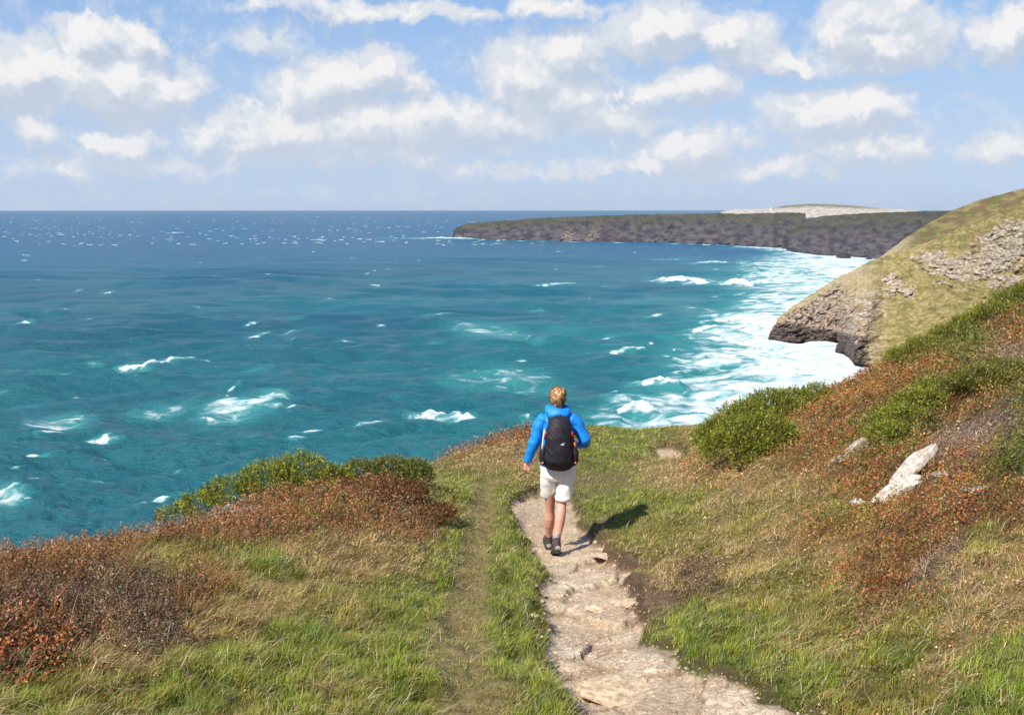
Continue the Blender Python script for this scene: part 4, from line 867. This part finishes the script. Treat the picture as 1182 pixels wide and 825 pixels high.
for o_ in bpy.data.objects:
    q_ = o_
    while q_.parent: q_ = q_.parent
    if q_ in (per, bp) and o_.type == 'MESH':
        me = o_.data; n = len(me.vertices); co = np.empty(n*3); me.vertices.foreach_get('co', co); co = co.reshape(-1, 3)
        co[:, 2] = co[:, 2]+.055 if o_.name.startswith('hood') else np.interp(co[:, 2], [-.2, 0, .507, .803, 1.365, 1.50, 1.80], [-.2, 0, .546, .874, 1.41, 1.515, 1.815])
        me.vertices.foreach_set('co', co.ravel()); me.update()
for o_ in (per, bp): o_.scale = (1.045, 1.045, 1.05)

for o_ in bpy.data.objects:
    if o_.parent in (per, bp) and o_.type == 'MESH': o_.cycles.shadow_terminator_geometry_offset = .1
per.scale = (.96, 1.0, 1.05); bp.scale = (.92, .97, 1.05)
# ------------------------------------------------------------------ sea
inv = np.linspace(1/120., 1/4200., 980); rs = 1/inv
rs = np.concatenate([[20, 60, 90], rs, 4200*np.exp(np.arange(1, 46)*.05)])
an = np.concatenate([np.linspace(-math.pi, -.5, 60)[:-1], np.linspace(-.5, .5, 960), np.linspace(.5, math.pi, 60)[1:]])
SR, SA = np.meshgrid(rs, an, indexing='ij'); sx, sy = polar(SR, SA); shp = sx.shape
fr = (np.abs(SA) < .52)&(SR > 100)
dr = np.gradient(rs)[:, None]
z = np.zeros(shp); WARP = [fbm(sx/w_, sy/w_, 2, 500+i_)*9 for i_, w_ in enumerate((30, 90, 260))]; rngw = np.random.default_rng(3)
SW = R(200)                                 # heading of the swell
for i in range(52):
    Lw = 3.2*(1.075**i); an_ = SW+rngw.normal(0, .42 if Lw < 60 else .16)
    amp = .0165*Lw**.82*rngw.uniform(.5, 1.1)
    if Lw > 90: amp *= .6
    if Lw < 22: amp *= 1.45
    kx, ky = math.sin(an_)*2*math.pi/Lw, math.cos(an_)*2*math.pi/Lw
    att_ = np.clip(1.6-2*dr*3/Lw, 0, 1)
    ph = kx*sx+ky*sy+rngw.uniform(0, 6.28)+WARP[0 if Lw < 14 else 1 if Lw < 45 else 2]*(1+.3*(i%4))
    s = np.sin(ph); z += att_*amp*(s+.28*np.cos(2*ph))
U, V_, D_ = proj(sx, sy, 0)
foam = np.zeros(shp)
def seg_d(pts_px, taper=True):              # distance in metres to a crest line drawn on the water, and position along it
    best = np.full(shp, 1e9); tt = np.zeros(shp); n = len(pts_px)-1
    W_ = [on_sea(*p) for p in pts_px]
    for i in range(n):
        ax, ay = W_[i]; bx, by = W_[i+1]; dx, dy = bx-ax, by-ay; L = dx*dx+dy*dy
        t = np.clip(((sx-ax)*dx+(sy-ay)*dy)/L, 0, 1); d = np.hypot(sx-ax-t*dx, sy-ay-t*dy)
        nb = d < best; best = np.where(nb, d, best); tt = np.where(nb, (i+t)/n, tt)
    return best, tt
BRK = [ # crest line in the water, foam half-width m, height m, strength
 ([(127,426),(165,427),(200,419),(235,417),(256,414)],2.2,1.7,1.1),([(24,426),(60,428),(86,427)],2.6,.9,.95),
 ([(486,489),(500,482),(525,481),(546,490)],3.2,2.6,1.4),([(276,392),(310,387),(350,381)],1.6,.9,.8),([(665,406),(700,408),(730,402),(748,404)],2.6,1.6,1.1),
 ([(766,323),(785,323),(820,329),(866,327)],4,2.4,1.25),([(842,326),(866,329)],6,3.4,1.4),([(764,323),(788,326)],6,3.2,1.4),([(608,331),(640,330),(666,328)],3,1.2,.9),([(806,303),(834,305)],6,3.2,1.3),
 ([(905,312),(950,309),(1000,312)],4,1.6,1.1),([(890,336),(930,333),(960,336)],4,1.5,1.1),([(850,312),(900,310)],3,1.2,.9),([(790,386),(840,381),(880,385)],3,1.3,1),([(770,432),(820,428),(850,432)],3,1.4,1),([(744,446),(760,437),(784,449)],3.6,3.0,1.5),([(716,474),(735,470),(756,480)],3.2,2.6,1.4),([(866,434),(890,428),(914,438)],5,2.6,1.3),
 ([(870,328),(910,322),(955,326)],4,2,1.2),([(880,348),(930,343),(975,347)],4,1.6,1),([(745,300),(790,299)],3,1.,.8),([(900,302),(960,300),(1000,303)],5,2,1.1),
 ([(540,331),(565,329)],2,.9,.6),([(485,363),(525,362)],2.2,.9,.8),([(560,330),(600,326)],2,.8,.6),([(800,374),(850,370),(905,376)],4,1.4,1),([(700,350),(740,352)],2.4,1,.7),
 ([(40,500),(120,498)],1,.7,.3),([(610,357),(630,355)],2.4,.9,.8),([(820,396),(870,392),(905,397)],4,1.8,1.1),([(780,416),(820,412),(870,417)],4,1.5,1),([(880,290),(930,288)],5,1.5,1),
 ([(505,276),(522,275)],8,5,1.5),([(620,276),(650,277)],6,2,.9),([(980,292),(1010,292)],8,4,1.3),([(850,285),(905,288)],6,1.5,1.)]
for P_, wd, ht, stg in BRK:
    d, t = seg_d(P_); e = np.clip(np.minimum(t, 1-t)*7+.2, 0, 1)
    jag = 1+.7*(fbm(sx/6, sy/6, 3, 90)-.5)
    big = np.maximum(wd, SR*SR/(60*F)*.9)
    lum = .15+1.6*fbm(sx/3.5, sy/3.5, 3, 91)
    z += .62*ht*e*np.exp(-(d/(big*.9))**2)*jag*lum
    foam = np.maximum(foam, stg*.80*np.exp(-(d*jag/(big*.85))**2)*np.clip(e+.1, 0, 1)*(.6+.8*fbm(sx/5, sy/4, 3, 93)))
    foam = np.maximum(foam, stg*.50*np.exp(-(d*jag/(big*3.2))**2)*np.clip(e+.05, 0, 1))
def patch(cx, cy, rx, ry, s, rot=0):
    global foam
    c, s_ = math.cos(R(rot)), math.sin(R(rot)); du = (U-cx); dv = (V_-cy); a = (du*c+dv*s_)/rx; b = (-du*s_+dv*c)/ry
    foam = np.maximum(foam, s*np.exp(-(a*a+b*b)**1.3))
for q in [(275,472,75,17,.66,-4),(315,463,34,9,.66,0),(190,470,60,12,.58,-6),(70,487,62,17,.64,-4),(160,495,16,4,.6),(10,580,34,24,.66,-8),(250,492,50,6,.4),(560,382,70,14,.6,4),(590,436,90,22,.60,8),(540,440,60,18,.52,0),
          (650,382,40,8,.42),(620,395,16,3,.5),(730,350,50,8,.4),(360,378,50,8,.36),(430,430,60,10,.3),(150,405,60,8,.3),(640,455,60,14,.42,6),(730,460,46,18,.7),(780,440,46,16,.62),(700,470,40,10,.5),(800,300,70,6,.4),(780,345,70,9,.5),(820,360,60,9,.55),(690,330,60,6,.36),
          (300,430,40,6,.3),(100,440,60,6,.28),(450,400,60,8,.26),(480,345,60,6,.3)]: patch(*q)
Le = np.interp(V_, [276, 285, 295, 305, 330, 350, 365, 385, 400, 420, 440, 460, 480, 500], [990, 890, 830, 790, 790, 790, 765, 745, 740, 725, 710, 690, 655, 640])
sz = sstep(-70, 110, U-Le)*sstep(278, 286, V_)
bands = fbm(sx/42, sy/11, 4, 95); nearc = sstep(780, 900, U)*sstep(352, 372, V_)
foam = np.maximum(foam, sz*(.29+.74*bands+.13*nearc+.12*sstep(860, 960, U)))
# scattered small crests and faint wind streaks on the open water
rc = np.random.default_rng(41)
for k in range(420):
    cu = rc.uniform(-10, 1000); cv = 262+rc.random()**1.6*330
    if rc.random() > (vn(np.array([cu/130.]), np.array([cv/45.]), 8)[0]-.2)*1.9: continue
    sc_ = ((cv-236)/120.)**.8; rx = rc.gamma(2, 2.6)*sc_+1.2; ry = max(.5, rx*rc.uniform(.07, .14)); tl = rc.normal(-.05, .07)
    ja = np.searchsorted(an, math.atan((cu-CX-rx*3)/F/1.0)-.01); jb = np.searchsorted(an, math.atan((cu-CX+rx*3)/F)+.01)
    sl_ = (slice(None), slice(max(0, ja), jb)); a_ = (U[sl_]-cu)/rx; b_ = (V_[sl_]-cv-tl*(U[sl_]-cu))/ry
    e_ = np.exp(-(a_*a_+b_*b_)**.8)*(.25+1.5*fbm(sx[sl_]/3.2, sy[sl_]/2.2, 3, 94)); foam[sl_] = np.maximum(foam[sl_], e_*rc.uniform(.6, 1.0)); z[sl_] += e_*.25*sc_
foam = np.maximum(foam, .30*sstep(.58, .78, fbm(sx/45+sy/90, sy/13, 4, 96))*sstep(260, 300, V_)+.16)
# wash round the feet of the cliffs
for P_, wd, s in [([(524,273),(560,277),(640,279),(700,280),(780,281),(850,284),(905,288)],9,.78),([(908,291),(950,296),(1000,299),(1030,300)],9,.95),([(884,398),(930,401),(972,402),(990,420),(975,440),(960,450)],8,1.3)]:
    d, t = seg_d(P_); foam = np.maximum(foam, s*np.exp(-(d/wd)**2)*(.7+.6*fbm(sx/14, sy/14, 3, 97)))
fine_ = .55*fbm(sx/7, sy/3.4, 4, 98)+.45*ridged(sx/11, sy/6, 4, 99)
foam_v = foam
# wind-blown whitecaps: short crests scattered over the open water
wc = rngw.random((9000, 4))
depth_c = np.zeros(shp)
# depth colour: shelving turquoise near the shore, deep water further out with cloud shadows painted into its colour
dist_n = fbm(sx/260, sy/190, 4, 101)
turq = np.clip(.30+.45*sstep(300, 900, U)*sstep(290, 330, V_)+1.1*(dist_n-.5)-.3*sstep(900, 3000, SR), 0, 1)
deep = np.clip(sstep(300, 2400, SR)*.85+.7*(fbm(sx/700, sy/900, 3, 103)-.5)+.8*np.exp(-((V_-290)/9)**2)*sstep(640, 760, U)*sstep(920, 860, U), 0, 1)
c_near = np.array((.005, .060, .092)); c_turq = np.array((.013, .145, .155)); c_deep = np.array((.006, .082, .165))
wcol = mixc(c_near, c_turq, turq); wcol = mixc(wcol, c_deep, deep)
wcol = mixc(wcol, (.05, .30, .29), np.clip(sstep(.2, .75, foam), 0, 1)*.6)
VS = np.stack([sx, sy, z], -1).reshape(-1, 3)
m, nt, out = new_mat('sea water')
p = nt.node('ShaderNodeBsdfPrincipled'); tc = nt.node('ShaderNodeTexCoord').outputs['Object']
att = nt.node('ShaderNodeAttribute', attribute_name='tint').outputs['Color']; fo = nt.node('ShaderNodeAttribute', attribute_name='foam').outputs['Fac']
st_ = nt.vmath('MULTIPLY', tc, (.55, 1, 1))
n1 = nt.noise(st_, .16, 6, .62, .8); vo = nt.node('ShaderNodeTexNoise'); vo.noise_type = 'RIDGED_MULTIFRACTAL'
nt.put(vo.inputs['Vector'], st_); vo.inputs['Scale'].default_value = .11; vo.inputs['Detail'].default_value = 6; vo.inputs['Roughness'].default_value = .6
rg_ = nt.rng(vo.outputs[0], .2, 2.2, 0, 1)
lace = nt.math('ADD', nt.math('MULTIPLY', nt.rng(n1, .28, .72, 0, 1), .50), nt.math('MULTIPLY', nt.math('SUBTRACT', 1.0, rg_), .38))
fm = nt.rng(nt.math('SUBTRACT', fo, lace), -.10, .22, 0, 1, True)
fcol = nt.mix(nt.rng(nt.noise(st_, .22, 6, .65), .36, .60, 0, 1), (.34, .50, .54), (.80, .84, .85))
colr = nt.mix(fm, att, fcol)
nt.put(p.inputs['Base Color'], colr); nt.put(p.inputs['Roughness'], nt.rng(fm, 0, 1, .32, .9)); p.inputs['IOR'].default_value = 1.33
nt.put(p.inputs['Specular IOR Level'], nt.rng(fm, 0, 1, .40, .05))
hh0 = nt.math('MULTIPLY', nt.noise(nt.vmath('MULTIPLY', tc, (.6, 1, 1)), .9, 5, .6), .45)
hh = nt.math('ADD', nt.math('ADD', hh0, nt.noise(nt.vmath('MULTIPLY', tc, (.5, 1, 1)), .28, 7, .62, .5)), nt.math('MULTIPLY', fm, .3))
nt.put(p.inputs['Normal'], nt.bump(hh, 1.0, 1.5)); nt.l.new(p.outputs[0], out.inputs[0])
sea = np_mesh('sea', VS, quads=grid_faces(len(rs), len(an))[:, ::-1], colors=wcol.reshape(-1, 3), attrs={'foam': foam_v.ravel()}, smooth=True, mat=m)
tag(sea, kind='structure')
M_foam = surf_mat('foam', (.50, .57, .62), .9, namp=.08, nscale=.5, bump=.8, bscale=.8, bdist=.4)
def caps():
    r = np.random.default_rng(11); V = []; Q = []; nb = 0
    n = 850
    u = r.uniform(-60, 1240, n*3); v = 243.2+(r.random(n*3)**1.6)*40
    for a, b in zip(u, v):
        if nb >= n: break
        x, y = on_sea(a, b); d = math.hypot(x, y)
        if d > 9000: continue
        if b > 272 and a > 520 and b < 300 and a > 900: continue
        if a > 860 and b > 285: continue
        cl_ = vn(np.array([x/300.]), np.array([y/500.]), 7)[0]
        if r.random() > (cl_-.25)*2.2: continue
        if b > 300 and r.random() > .35: continue
        if b > 340 and r.random() > .12: continue
        big = 2.0 if r.random() > .95 else 1
        L = r.gamma(2.2, .7)*(1+.7*(d/1500))*big; Wd = r.uniform(.15, .5)*(1+d/1500)*big**.5; H = r.uniform(.05, .28)*(1+min(d/900, 2.2))
        ang = SW+r.normal(0, .3)+math.pi/2; cx_, sy_ = math.sin(ang), math.cos(ang)
        m_ = 6; row = []
        for i in range(m_+1):
            t = i/m_*2-1; e = math.sqrt(max(0, 1-t*t))*r.uniform(.45, 1.2); j = r.uniform(.2, 1.2)
            px_ = x+cx_*L*t-sy_*Wd*.4*t*t; py_ = y+sy_*L*t+cx_*Wd*.4*t*t
            row.append([(px_-sy_*Wd*e, py_+cx_*Wd*e, -.3), (px_-sy_*.3*Wd*e, py_+cx_*.3*Wd*e, H*e*j+.25), (px_+sy_*Wd*e, py_-cx_*Wd*e, -.3)])
        b0 = len(V)
        for q in row: V += q
        for i in range(m_):
            for k in range(2):
                w = b0+i*3+k; Q.append((w, w+1, w+4, w+3))
        nb += 1
    return np.array(V), np.array(Q)
cv, cq = caps()
tag(np_mesh('whitecaps', cv, quads=cq, smooth=True, mat=M_foam), 'small white wind-blown wave crests scattered over the open blue sea', 'whitecaps', kind='stuff')
# ------------------------------------------------------------------ headlands: lofted relief with real distance, backs included
def solve_base(px, py):                     # forward distance at which a sight line reaches the water
    a, b, c = ray(px, py); return b*(-EYE)/c
def loft(name, us, base_py, sky_py, Dsky, rows, gfun, back, mat, colfun, disp):
    n = len(us); f = np.linspace(0, 1, rows)[:, None]
    D0 = solve_base(us, base_py)
    Ds = Dsky
    pyv = base_py+(sky_py-base_py)*f
    g = gfun(f, us[None, :]); Y = D0+(Ds-D0)*g
    x, y, z = at_y(us[None, :]+0*f, pyv, Y)
    dd = disp(us[None, :]+0*f, f+0*us[None, :], x, y, z)
    k = (y+dd*sstep(0, .03, f)*sstep(1.0, .96, f))/y; x = x*k; y = y*k; z = EYE+(z-EYE)*k
    z = np.where(f == 0, -3., z)
    X = [x]; Yv = [y]; Z = [z]
    for (bd, bz) in back:
        kk = 1+bd/np.hypot(x[-1], y[-1]); X.append((x[-1]*kk)[None]); Yv.append((y[-1]*kk)[None]); zb_ = np.minimum(z[-1]+bz, EYE+(z[-1]-EYE)*kk-.004*bd); Z.append(zb_[None])
    nb = len(back)
    X = np.concatenate(X); Yv = np.concatenate(Yv); Z = np.concatenate(Z)
    c = colfun(us[None, :]+0*f, f+0*us[None, :], x, y, z); c = np.concatenate([c]+[c[-1:]]*nb)
    ob = np_mesh(name, np.stack([X, Yv, Z], -1).reshape(-1, 3), quads=grid_faces(rows+nb, n), colors=c.reshape(-1, 3), smooth=True, mat=mat)
    return ob
def cliff_mat(name, ns, bs, bd, amp=.35):
    m, nt, out = new_mat(name)
    p = nt.node('ShaderNodeBsdfPrincipled'); tc = nt.node('ShaderNodeTexCoord').outputs['Object']
    att = nt.node('ShaderNodeAttribute', attribute_name='tint').outputs['Color']
    sv = nt.node('ShaderNodeVectorMath', operation='SCALE'); nt.put(sv.inputs[0], att); nt.put(sv.inputs['Scale'], nt.rng(nt.noise(tc, ns, 10, .7), .3, .7, 1-amp, 1+amp))
    nt.put(p.inputs['Base Color'], sv.outputs[0]); p.inputs['Roughness'].default_value = .95; p.inputs['Specular IOR Level'].default_value = .1
    nt.put(p.inputs['Normal'], nt.bump(nt.noise(nt.vmath('MULTIPLY', tc, (1, 1, 2)), bs, 10, .7), 1, bd)); nt.l.new(p.outputs[0], out.inputs[0])
    return m
# --- near cliff with grassy top
us = np.concatenate([np.linspace(886.5, 1190, 620), np.linspace(1192, 1420, 60)])
bpy_ = I(us, [886, 889, 905, 940, 966, 974, 985, 1010, 1182, 1420], [394, 396, 398, 398, 398, 408, 420, 428, 470, 520])
spy = I(us, [886.5, 888, 892, 898, 905, 915, 923, 940, 966, 990, 1008, 1025, 1048, 1072, 1102, 1133, 1182, 1300, 1420], [392, 384, 378, 368, 360, 354, 348, 337, 321, 309, 300, 294.5, 286, 279, 265, 254.5, 231, 178, 130])
spy = spy+(fbm(us/8, us*0, 5, 201)-.5)*5.0*sstep(1100, 960, us)+(fbm(us/20, us*0+4, 3, 202)-.5)*2
Dsk = I(us, [886, 925, 966, 990, 1023, 1072, 1182, 1420], [512, 528, 548, 560, 570, 545, 450, 380])
Dsk = np.maximum(Dsk, solve_base(us, bpy_)+3)
def g1_(f, u):
    nose = f**2.6*.55+f*.45; slope = f*.8+.2*f**2
    steepfoot = sstep(1020, 985, u)
    return nose*steepfoot+slope*(1-steepfoot)
def rockmask(u, f, x, y, z):
    v = proj(x, y, z)[1]
    n = fbm(u/14, v/6, 5, 211); n2 = fbm(u/40, v/25, 3, 212)
    nose = sstep(1002, 985, u+(n-.5)*50-(v-380)*.30)
    top = sstep(.0, .10, (.93-f)+(n-.5)*.5)
    rib = np.exp(-((u-(1000-(v-360)*.30))/17)**2)*sstep(330, 350, v)
    def el(cx, cy, rx, ry, rot=0):
        c, s = math.cos(R(rot)), math.sin(R(rot)); a = ((u-cx)*c+(v-cy)*s)/rx; b = (-(u-cx)*s+(v-cy)*c)/ry
        return np.exp(-(a*a+b*b))
    out_ = np.maximum.reduce([el(1130,306,60,19,-8), el(1165,292,52,28,-20), el(1085,304,38,13,14), el(1030,328,14,14), el(1048,338,10,8), el(1170,325,40,10), el(1150,270,34,8,-28), el(1078,296,16,5,0), el(1180,262,20,12,-20)])
    m = np.maximum.reduce([nose*top, rib*1.0, sstep(.34, .50, out_*.8+(n-.5)*1.5+(n2-.5)*.4)])
    return np.clip(m, 0, 1), v, n, nose
def disp1(u, f, x, y, z):
    m, v, n, nose = rockmask(u, f, x, y, z)
    dip = z+.28*x                                # bedding planes dipping left
    st1 = (dip/4.5+fbm(u/30, v/30, 3, 221)*2) % 1; st2 = (dip/1.6+fbm(u/20, v/20, 3, 222)*2) % 1
    f1, f2, cid = worley(u/6.5+n*1.5, v/5.0+.2*u/6, 223)
    g1, g2, gid = worley(u/2.2+n, v/1.6, 224)
    blocks = (cid-.5)*5.0*(.7+.3*nose)+(gid-.5)*2.0
    led = (st1**.6)*1.8+(st2**.7)*.8
    return .6*m*(-blocks-led+(ridged(u/18, v/14, 4, 225)-.5)*-5)+(fbm(u/25, v/12, 5, 226)-.5)*9*(1-m*.5)+(ridged(u/34+v/40, v/30+u/60, 3, 227)-.6)*-6*sstep(980, 1030, u)+6*np.exp(-((u-(983-(v-360)*.35))/6)**2)*sstep(318, 345, v)-7*np.exp(-((u-(1003-(v-360)*.32))/10)**2)*sstep(325, 350, v)
def col1(u, f, x, y, z):
    m, v, n, nose = rockmask(u, f, x, y, z)
    a = fbm(u/5, v/2.2, 5, 231); b = fbm(u/22, v/9, 4, 232); c = fbm(u/2, v/1.2, 3, 233)
    grass = mixc((.30, .25, .085), (.46, .36, .17), sstep(.35, .65, a)); grass = mixc(grass, (.16, .17, .04), sstep(.50, .62, b)*.5)
    grass = mixc(grass, (.20, .115, .055), sstep(.54, .64, fbm(u/12, v/6, 4, 234))*.5)
    rock = mixc((.38, .30, .225), (.76, .64, .50), sstep(.3, .7, a)); rock = mixc(rock, (.50, .34, .13), sstep(.55, .75, b)*.6*sstep(382, 350, v+(u-950)*.1)+.6*sstep(.45, .7, b)*np.exp(-((u-(1000-(v-360)*.3))/18)**2))
    seam = (z+.26*x)
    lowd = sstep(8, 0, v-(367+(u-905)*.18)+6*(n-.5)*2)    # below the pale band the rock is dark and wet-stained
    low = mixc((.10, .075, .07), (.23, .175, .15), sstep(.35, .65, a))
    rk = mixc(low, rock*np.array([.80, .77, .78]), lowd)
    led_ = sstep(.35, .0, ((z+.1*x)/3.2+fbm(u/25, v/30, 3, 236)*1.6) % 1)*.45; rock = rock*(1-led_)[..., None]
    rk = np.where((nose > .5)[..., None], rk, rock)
    grass = mixc(grass, mixc((.42, .34, .19), (.56, .45, .28), a), sstep(1025, 985, u+(b-.5)*50)*.85)
    band = np.exp(-((v-(368+(u-905)*.20+5*(n-.5)))/2.0)**2)*nose; rk = mixc(rk, (.60, .44, .34), band*.8)
    lich = nose*sstep(.80, .98, f+(a-.5)*.4); rk = mixc(rk, (.48, .39, .19), lich*.85)
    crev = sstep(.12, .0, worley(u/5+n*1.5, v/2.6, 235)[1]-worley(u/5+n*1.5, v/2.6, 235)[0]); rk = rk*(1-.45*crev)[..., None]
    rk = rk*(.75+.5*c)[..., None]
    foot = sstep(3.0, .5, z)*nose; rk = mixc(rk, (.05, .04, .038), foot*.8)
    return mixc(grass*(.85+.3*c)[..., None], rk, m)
M_c1 = cliff_mat('cliff rock and turf', .35, .5, 2.2)
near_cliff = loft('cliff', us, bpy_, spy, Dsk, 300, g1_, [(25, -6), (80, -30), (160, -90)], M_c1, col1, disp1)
tag(near_cliff, kind='structure')
# --- hillside behind it
ub = np.linspace(1016, 1420, 420); sb = I(ub, [1016, 1023.6, 1048, 1072, 1102, 1133, 1182, 1300, 1420], [297, 291, 273, 257.6, 242, 230, 217.5, 170, 125])+(fbm(ub/14, ub*0, 4, 251)-.5)*2.2
bb = sb+np.interp(ub, [1016, 1060, 1420], [8, 26, 50])
def col2(u, f, x, y, z):
    v = proj(x, y, z)[1]; a = fbm(u/6, v/3, 5, 261); b = fbm(u/24+v/30, v/8, 4, 262)
    c = mixc((.28, .24, .10), (.14, .155, .05), sstep(.4, .65, b)); c = mixc(c, (.21, .12, .07), sstep(.45, .6, fbm(u/16+v/16, v/6, 4, 263))*.8)
    pale = sstep(1062, 1030, u+(a-.5)*30); c = mixc(c, (.48, .38, .23), pale)
    return c*(.75+.5*fbm(u/2, v/1.5, 3, 264))[..., None]
def loft2(name, us, bpy, spy, D0, Ds, rows, mat, colfun, disp, back):
    f = np.linspace(0, 1, rows)[:, None]; pyv = bpy+(spy-bpy)*f; Y = D0+(Ds-D0)*f
    x, y, z = at_y(us[None]+0*f, pyv, Y); k = 1+disp(us[None]+0*f, f+0*us[None], x, y, z)*sstep(1, .95, f)/y
    x = x*k; y = y*k; z = EYE+(z-EYE)*k; c = colfun(us[None]+0*f, f+0*us[None], x, y, z)
    X, Yv, Z = [x], [y], [z]
    for bd, bz in back:
        kk = 1+bd/np.hypot(x[-1], y[-1]); X.append((x[-1]*kk)[None]); Yv.append((y[-1]*kk)[None]); Z.append((z[-1]+bz)[None])
    # skirt in front, down into the water
    fx, fy = x[0]*.985, y[0]*.985
    X = np.concatenate([fx[None]]+X); Yv = np.concatenate([fy[None]]+Yv); Z = np.concatenate([(0*fx-3)[None]]+Z); c = np.concatenate([c[:1], c]+[c[-1:]]*len(back))
    return np_mesh(name, np.stack([X, Yv, Z], -1).reshape(-1, 3), quads=grid_faces(rows+1+len(back), len(us)), colors=c.reshape(-1, 3), smooth=True, mat=mat)
hill_b = loft2('hillside', ub, bb, sb, 600, 720, 90, M_c1, col2, lambda u, f, x, y, z: (fbm(u/20, f*5, 4, 266)-.5)*14, [(40, -8), (200, -120)])
tag(hill_b, kind='structure')
# --- far headlands
def gfar(f, u): return .55*f**1.5+.45*f
def disp3(u, f, x, y, z):
    v = proj(x, y, z)[1]; return (ridged(u/19+v/15, v/13, 3, 271)-.6)*-20+(fbm(u/7, v/4, 3, 272)-.5)*9
def col3(u, f, x, y, z):  # dark slate tint: cloud shadow over the far headlands painted into the colour
    v = proj(x, y, z)[1]; a = fbm(u/11, v/5, 5, 281); b = fbm(u/3.5, v/2.2, 4, 282); c = mixc((.040, .038, .050), (.100, .088, .092), sstep(.3, .7, a))
    c = mixc(c, (.068, .070, .046), sstep(.45, .95, f+(a-.5)*1.0)*.8)
    c = mixc(c, (.22, .17, .13), (np.exp(-((u-656)/7)**2)+np.exp(-((u-682)/9)**2)*.6)*sstep(.75, .15, f)*sstep(.4, .55, b)*.9)
    return c*(.75+.5*b)[..., None]
M_c3 = cliff_mat('distant rock', .03, .025, 3, .2)  # headland tint holds painted cloud shadow, promontory tint does not
uf = np.linspace(522.5, 930, 620)
bf = I(uf, [522, 526, 560, 640, 700, 780, 850, 905, 930], [273, 274.5, 276.5, 278, 279, 280, 283, 287, 290])
sf = I(uf, [522, 523.5, 528, 540, 560, 600, 640, 700, 760, 850, 930], [271.5, 266, 262, 258, 256, 253.2, 251, 248.6, 247.3, 246.3, 245.5])+(fbm(uf/7, uf*0, 4, 291)-.5)*2.2+(fbm(uf/40, uf*0, 2, 292)-.5)*3
far1 = loft('headland', uf, bf, sf, solve_base(uf, bf)+I(uf, [522, 540, 930], [5, 130, 190]), 60, gfar, [(300, -1.0), (1600, -8), (1800, -60)], M_c3, col3, disp3); tag(far1, kind='structure')
ug = np.linspace(905, 1250, 520)
bg_ = I(ug, [905, 908, 925, 950, 980, 1000, 1030, 1100, 1250], [286.5, 289.5, 292, 294.5, 296, 298, 300, 301, 302])
sg = I(ug, [905, 912, 925, 950, 1000, 1050, 1110, 1250], [274, 264, 255, 249, 246, 244.3, 243, 242])+(fbm(ug/8, ug*0+3, 4, 293)-.5)*1.4+(fbm(ug/45, ug*0, 2, 294)-.5)*2.0
far2 = loft('headland', ug, bg_, sg, solve_base(ug, bg_)+I(ug, [905, 930, 1250], [60, 220, 260]), 70, gfar, [(200, -1.0), (700, -3), (900, -60)], M_c3, col3, disp3); tag(far2, kind='structure')
# --- pale low promontory on the horizon
uh = np.linspace(832, 1075, 240); sh_ = I(uh, [832, 840, 850, 862, 885, 893, 905, 935, 960, 985, 1020, 1055, 1075], [245, 243, 241.2, 241.4, 241.0, 239.8, 237.6, 235.2, 236, 237.5, 240.5, 242.6, 245.5])
def col4(u, f, x, y, z):
    v = proj(x, y, z)[1]; c = mixc((.34, .29, .25), (.50, .43, .36), sstep(.35, .6, fbm(u/6, v/1.2, 4, 301)))
    c = mixc(c, (.16, .15, .09), sstep(.62, .9, f+(fbm(u/9, v, 3, 302)-.5)*.4)*sstep(885, 905, u)*sstep(1040, 980, u)); return c
hz = loft2('promontory', uh, sh_*0+249, sh_, 7800, 9000, 30, M_c3, col4, lambda u, f, x, y, z: 0*u, [(300, -4), (1200, -110)]); tag(hz, kind='structure')

# white lighthouse on the promontory
lx, ly, lz = at_y(890, 241.5, 8650); lh = empty('lighthouse', (float(lx), float(ly), float(lz))); tag(lh, 'tiny white lighthouse tower standing on the pale promontory at the horizon', 'lighthouse')
M_wh = surf_mat('white render', (.8, .8, .78), .8, namp=.05)
def cyl(name, r1, r2, z0, z1, mat):
    b = bmesh.new(); bmesh.ops.create_cone(b, cap_ends=True, segments=16, radius1=r1, radius2=r2, depth=z1-z0, matrix=Matrix.Translation((0, 0, (z0+z1)/2))); me = bpy.data.meshes.new(name); b.to_mesh(me); b.free(); me.materials.append(mat); o = bpy.data.objects.new(name, me); COL.objects.link(o); o.parent = lh
cyl('tower', 5, 3.4, -12, 10, M_wh); cyl('gallery', 4.4, 4.4, 10, 11.2, M_wh); cyl('lantern', 2.8, 2.8, 11.2, 15, surf_mat('lantern glass', (.2, .22, .25), .2)); cyl('cap', 3.2, .3, 15, 18, M_wh)
# ------------------------------------------------------------------ sea air
def haze():
    me = bpy.data.meshes.new('haze'); bm = bmesh.new(); bmesh.ops.create_cube(bm, size=1); bm.to_mesh(me); bm.free()
    zt = 215.; zb = -66.; L = 90000.
    for v in me.vertices: v.co = (v.co.x*L, v.co.y*L, zb if v.co.z < 0 else zt)
    m, nt, out = new_mat('sea haze'); pv = nt.node('ShaderNodeVolumePrincipled')
    pv.inputs['Color'].default_value = (.80, .90, 1, 1); pv.inputs['Density'].default_value = HAZE; pv.inputs['Anisotropy'].default_value = .2
    nt.l.new(pv.outputs[0], out.inputs['Volume']); me.materials.append(m)
    o = bpy.data.objects.new('haze', me); COL.objects.link(o); tag(o, 'thin pale sea haze lying over the water', 'haze', kind='stuff')
HAZE = 1.2e-5
haze()
